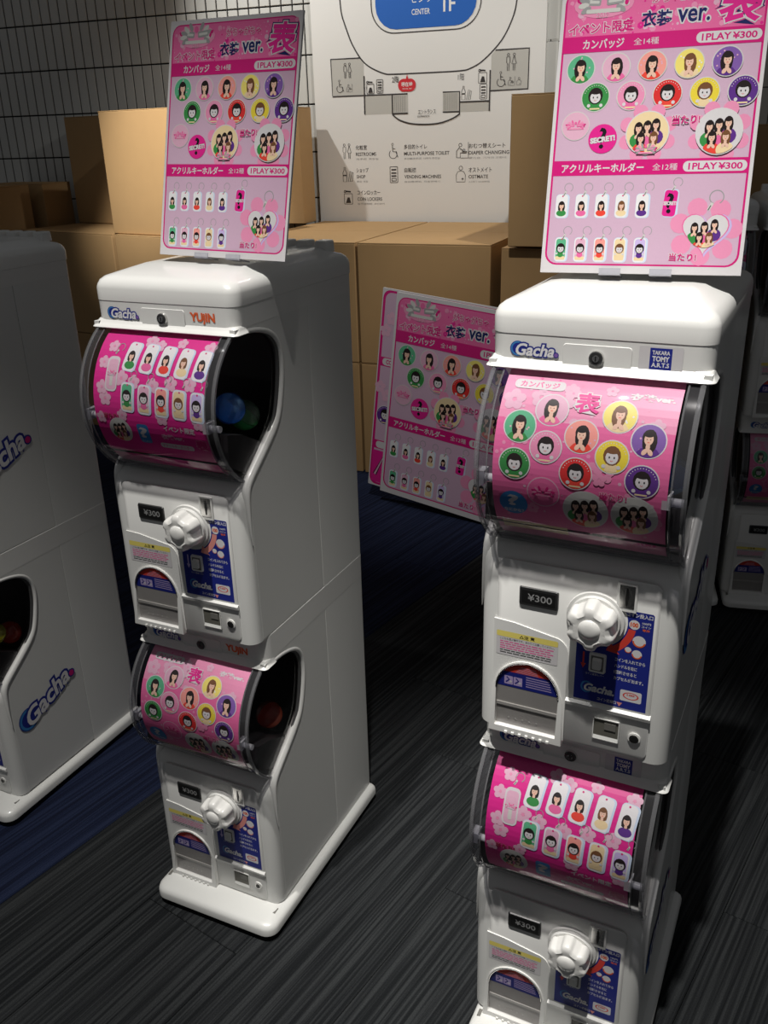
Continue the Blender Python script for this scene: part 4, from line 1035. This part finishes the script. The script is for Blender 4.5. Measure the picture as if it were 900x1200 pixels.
def bottle(x, z, h_):
    lw = h_*.04; F.line([(x-.06*h_, z+.45*h_), (x-.06*h_, z+.28*h_), (x-.15*h_, z+.12*h_), (x-.15*h_, z-.46*h_), (x+.12*h_, z-.46*h_), (x+.12*h_, z+.12*h_), (x+.04*h_, z+.28*h_), (x+.04*h_, z+.45*h_)], lw, 'line', closed=True); F.grid(x-.15*h_, x+.12*h_, z-.10*h_, z-.02*h_, 'line')
    F.line([(x+.22*h_, z-.46*h_), (x+.38*h_, z+.20*h_), (x+.60*h_, z+.10*h_), (x+.52*h_, z-.44*h_)], lw, 'line', closed=True); F.line([(x+.36*h_, z-.44*h_), (x+.50*h_, z+.14*h_)], lw, 'line')
def locker(x, z, h_):
    lw = h_*.04; F.line(rrpts(x, z-.12*h_, h_*.62, h_*.70, .001, 1), lw, 'line', closed=True); F.poly([(x-.20*h_, z-.40*h_), (x+.20*h_, z-.40*h_), (x+.10*h_, z-.02*h_), (x-.06*h_, z-.02*h_)], 'line'); F.line([(x-.22*h_, z+.40*h_), (x+.20*h_, z+.36*h_)], h_*.10, 'line'); F.ring(x-.24*h_, z+.38*h_, h_*.05, h_*.10, 'line', n=10)
def diaper(x, z, h_):
    F.ring(x-.10*h_, z+.30*h_, h_*.08, h_*.115, 'line', n=12); F.line([(x-.14*h_, z+.18*h_), (x-.34*h_, z-.05*h_), (x-.34*h_, z-.44*h_), (x-.10*h_, z-.44*h_), (x-.10*h_, z-.16*h_), (x+.30*h_, z-.18*h_)], h_*.04, 'line'); F.line([(x+.42*h_, z+.46*h_), (x+.42*h_, z-.46*h_), (x-.05*h_, z-.46*h_)], h_*.03, 'line'); F.line([(x-.12*h_, z+.10*h_), (x+.10*h_, z-.05*h_)], h_*.04, 'line'); F.ring(x+.14*h_, z+.0*h_, h_*.05, h_*.08, 'line', n=10); F.line([(x+.02*h_, z-.10*h_), (x+.34*h_, z-.10*h_)], h_*.05, 'line')
def ost(x, z, h_):
    F.ring(x, z+.36*h_, h_*.10, h_*.135, 'line', n=14); F.line([(x-.28*h_, z-.46*h_), (x-.30*h_, z-.05*h_), (x-.20*h_, z+.14*h_), (x, z+.20*h_), (x+.20*h_, z+.14*h_), (x+.30*h_, z-.05*h_), (x+.28*h_, z-.46*h_)], h_*.035, 'line', closed=True); F.line([(x+.05*h_, z-.28*h_), (x+.19*h_, z-.28*h_)], h_*.04, 'line'); F.line([(x+.12*h_, z-.21*h_), (x+.12*h_, z-.35*h_)], h_*.04, 'line')
man(-.416, 1.766, .072); man(-.392, 1.766, .072, True); wheel(-.449, 1.696, .062); diaper(-.398, 1.688, .040)
locker(-.283, 1.686, .062); vend(-.232, 1.688, .064); bottle(.203, 1.642, .066); vend(.302, 1.644, .068); locker(.298, 1.712, .066)
man(.422, 1.766, .078); man(.450, 1.766, .078, True); wheel(.388, 1.694, .070); diaper(.438, 1.685, .042); ost(.476, 1.682, .036)
link('floor_map', relayer(F).mesh('floor_map', lambda a, b, h: (a, -.0271-h, b), step=.0004), sign)
ICON = [lambda: (man(-.438, 1.387, .076), man(-.411, 1.387, .076, True)), lambda: wheel(-.169, 1.384, .078), lambda: diaper(.196, 1.382, .080), lambda: bottle(-.440, 1.275, .078), lambda: vend(-.167, 1.271, .080), lambda: ost(.191, 1.269, .080), lambda: locker(-.426, 1.162, .074)]
for x, z, a, b, c, wa, wb in ((-.374, 1.405, '化粧室', 'RESTROOMS', '洗手间  화장실', .062, .112), (-.109, 1.403, '多目的トイレ', 'MULTI-PURPOSE TOILET', '多功能洗手间  다목적 화장실', .122, .240), (.232, 1.401, 'おむつ替えシート', 'DIAPER CHANGING', '婴儿台  기저귀 교환대', .185, .205),
                           (-.374, 1.295, 'ショップ', 'SHOP', '商店  매점', .066, .048), (-.109, 1.292, '自販機', 'VENDING MACHINES', '自动售货机  자동판매기', .064, .196), (.232, 1.289, 'オストメイト', 'OSTMATE', '人工肛门  오스토메이트', .118, .100), (-.374, 1.184, 'コインロッカー', 'COIN LOCKERS', '投币储物柜  코인로커', .128, .138)):
    F = Flat(); ICON.pop(0)()
    link('legend_symbol', relayer(F).mesh('legend_symbol', lambda a, b, h: (a, -.0271-h, b), step=.0004), sign)
    F = Flat()
    F.text(a, x, z, .022, 'line', width=wa, align='l', bold=.01); F.text(b, x, z-.032, .0165, 'line', width=wb, align='l', bold=.012); F.text(c, x, z-.056, .0095, 'grey', width=min(wb*1.1, .19) if wb > .06 else .06, align='l')
    link('legend_text', relayer(F).mesh('legend_text', lambda a, b, h: (a, -.0271-h, b), step=.0004), sign)
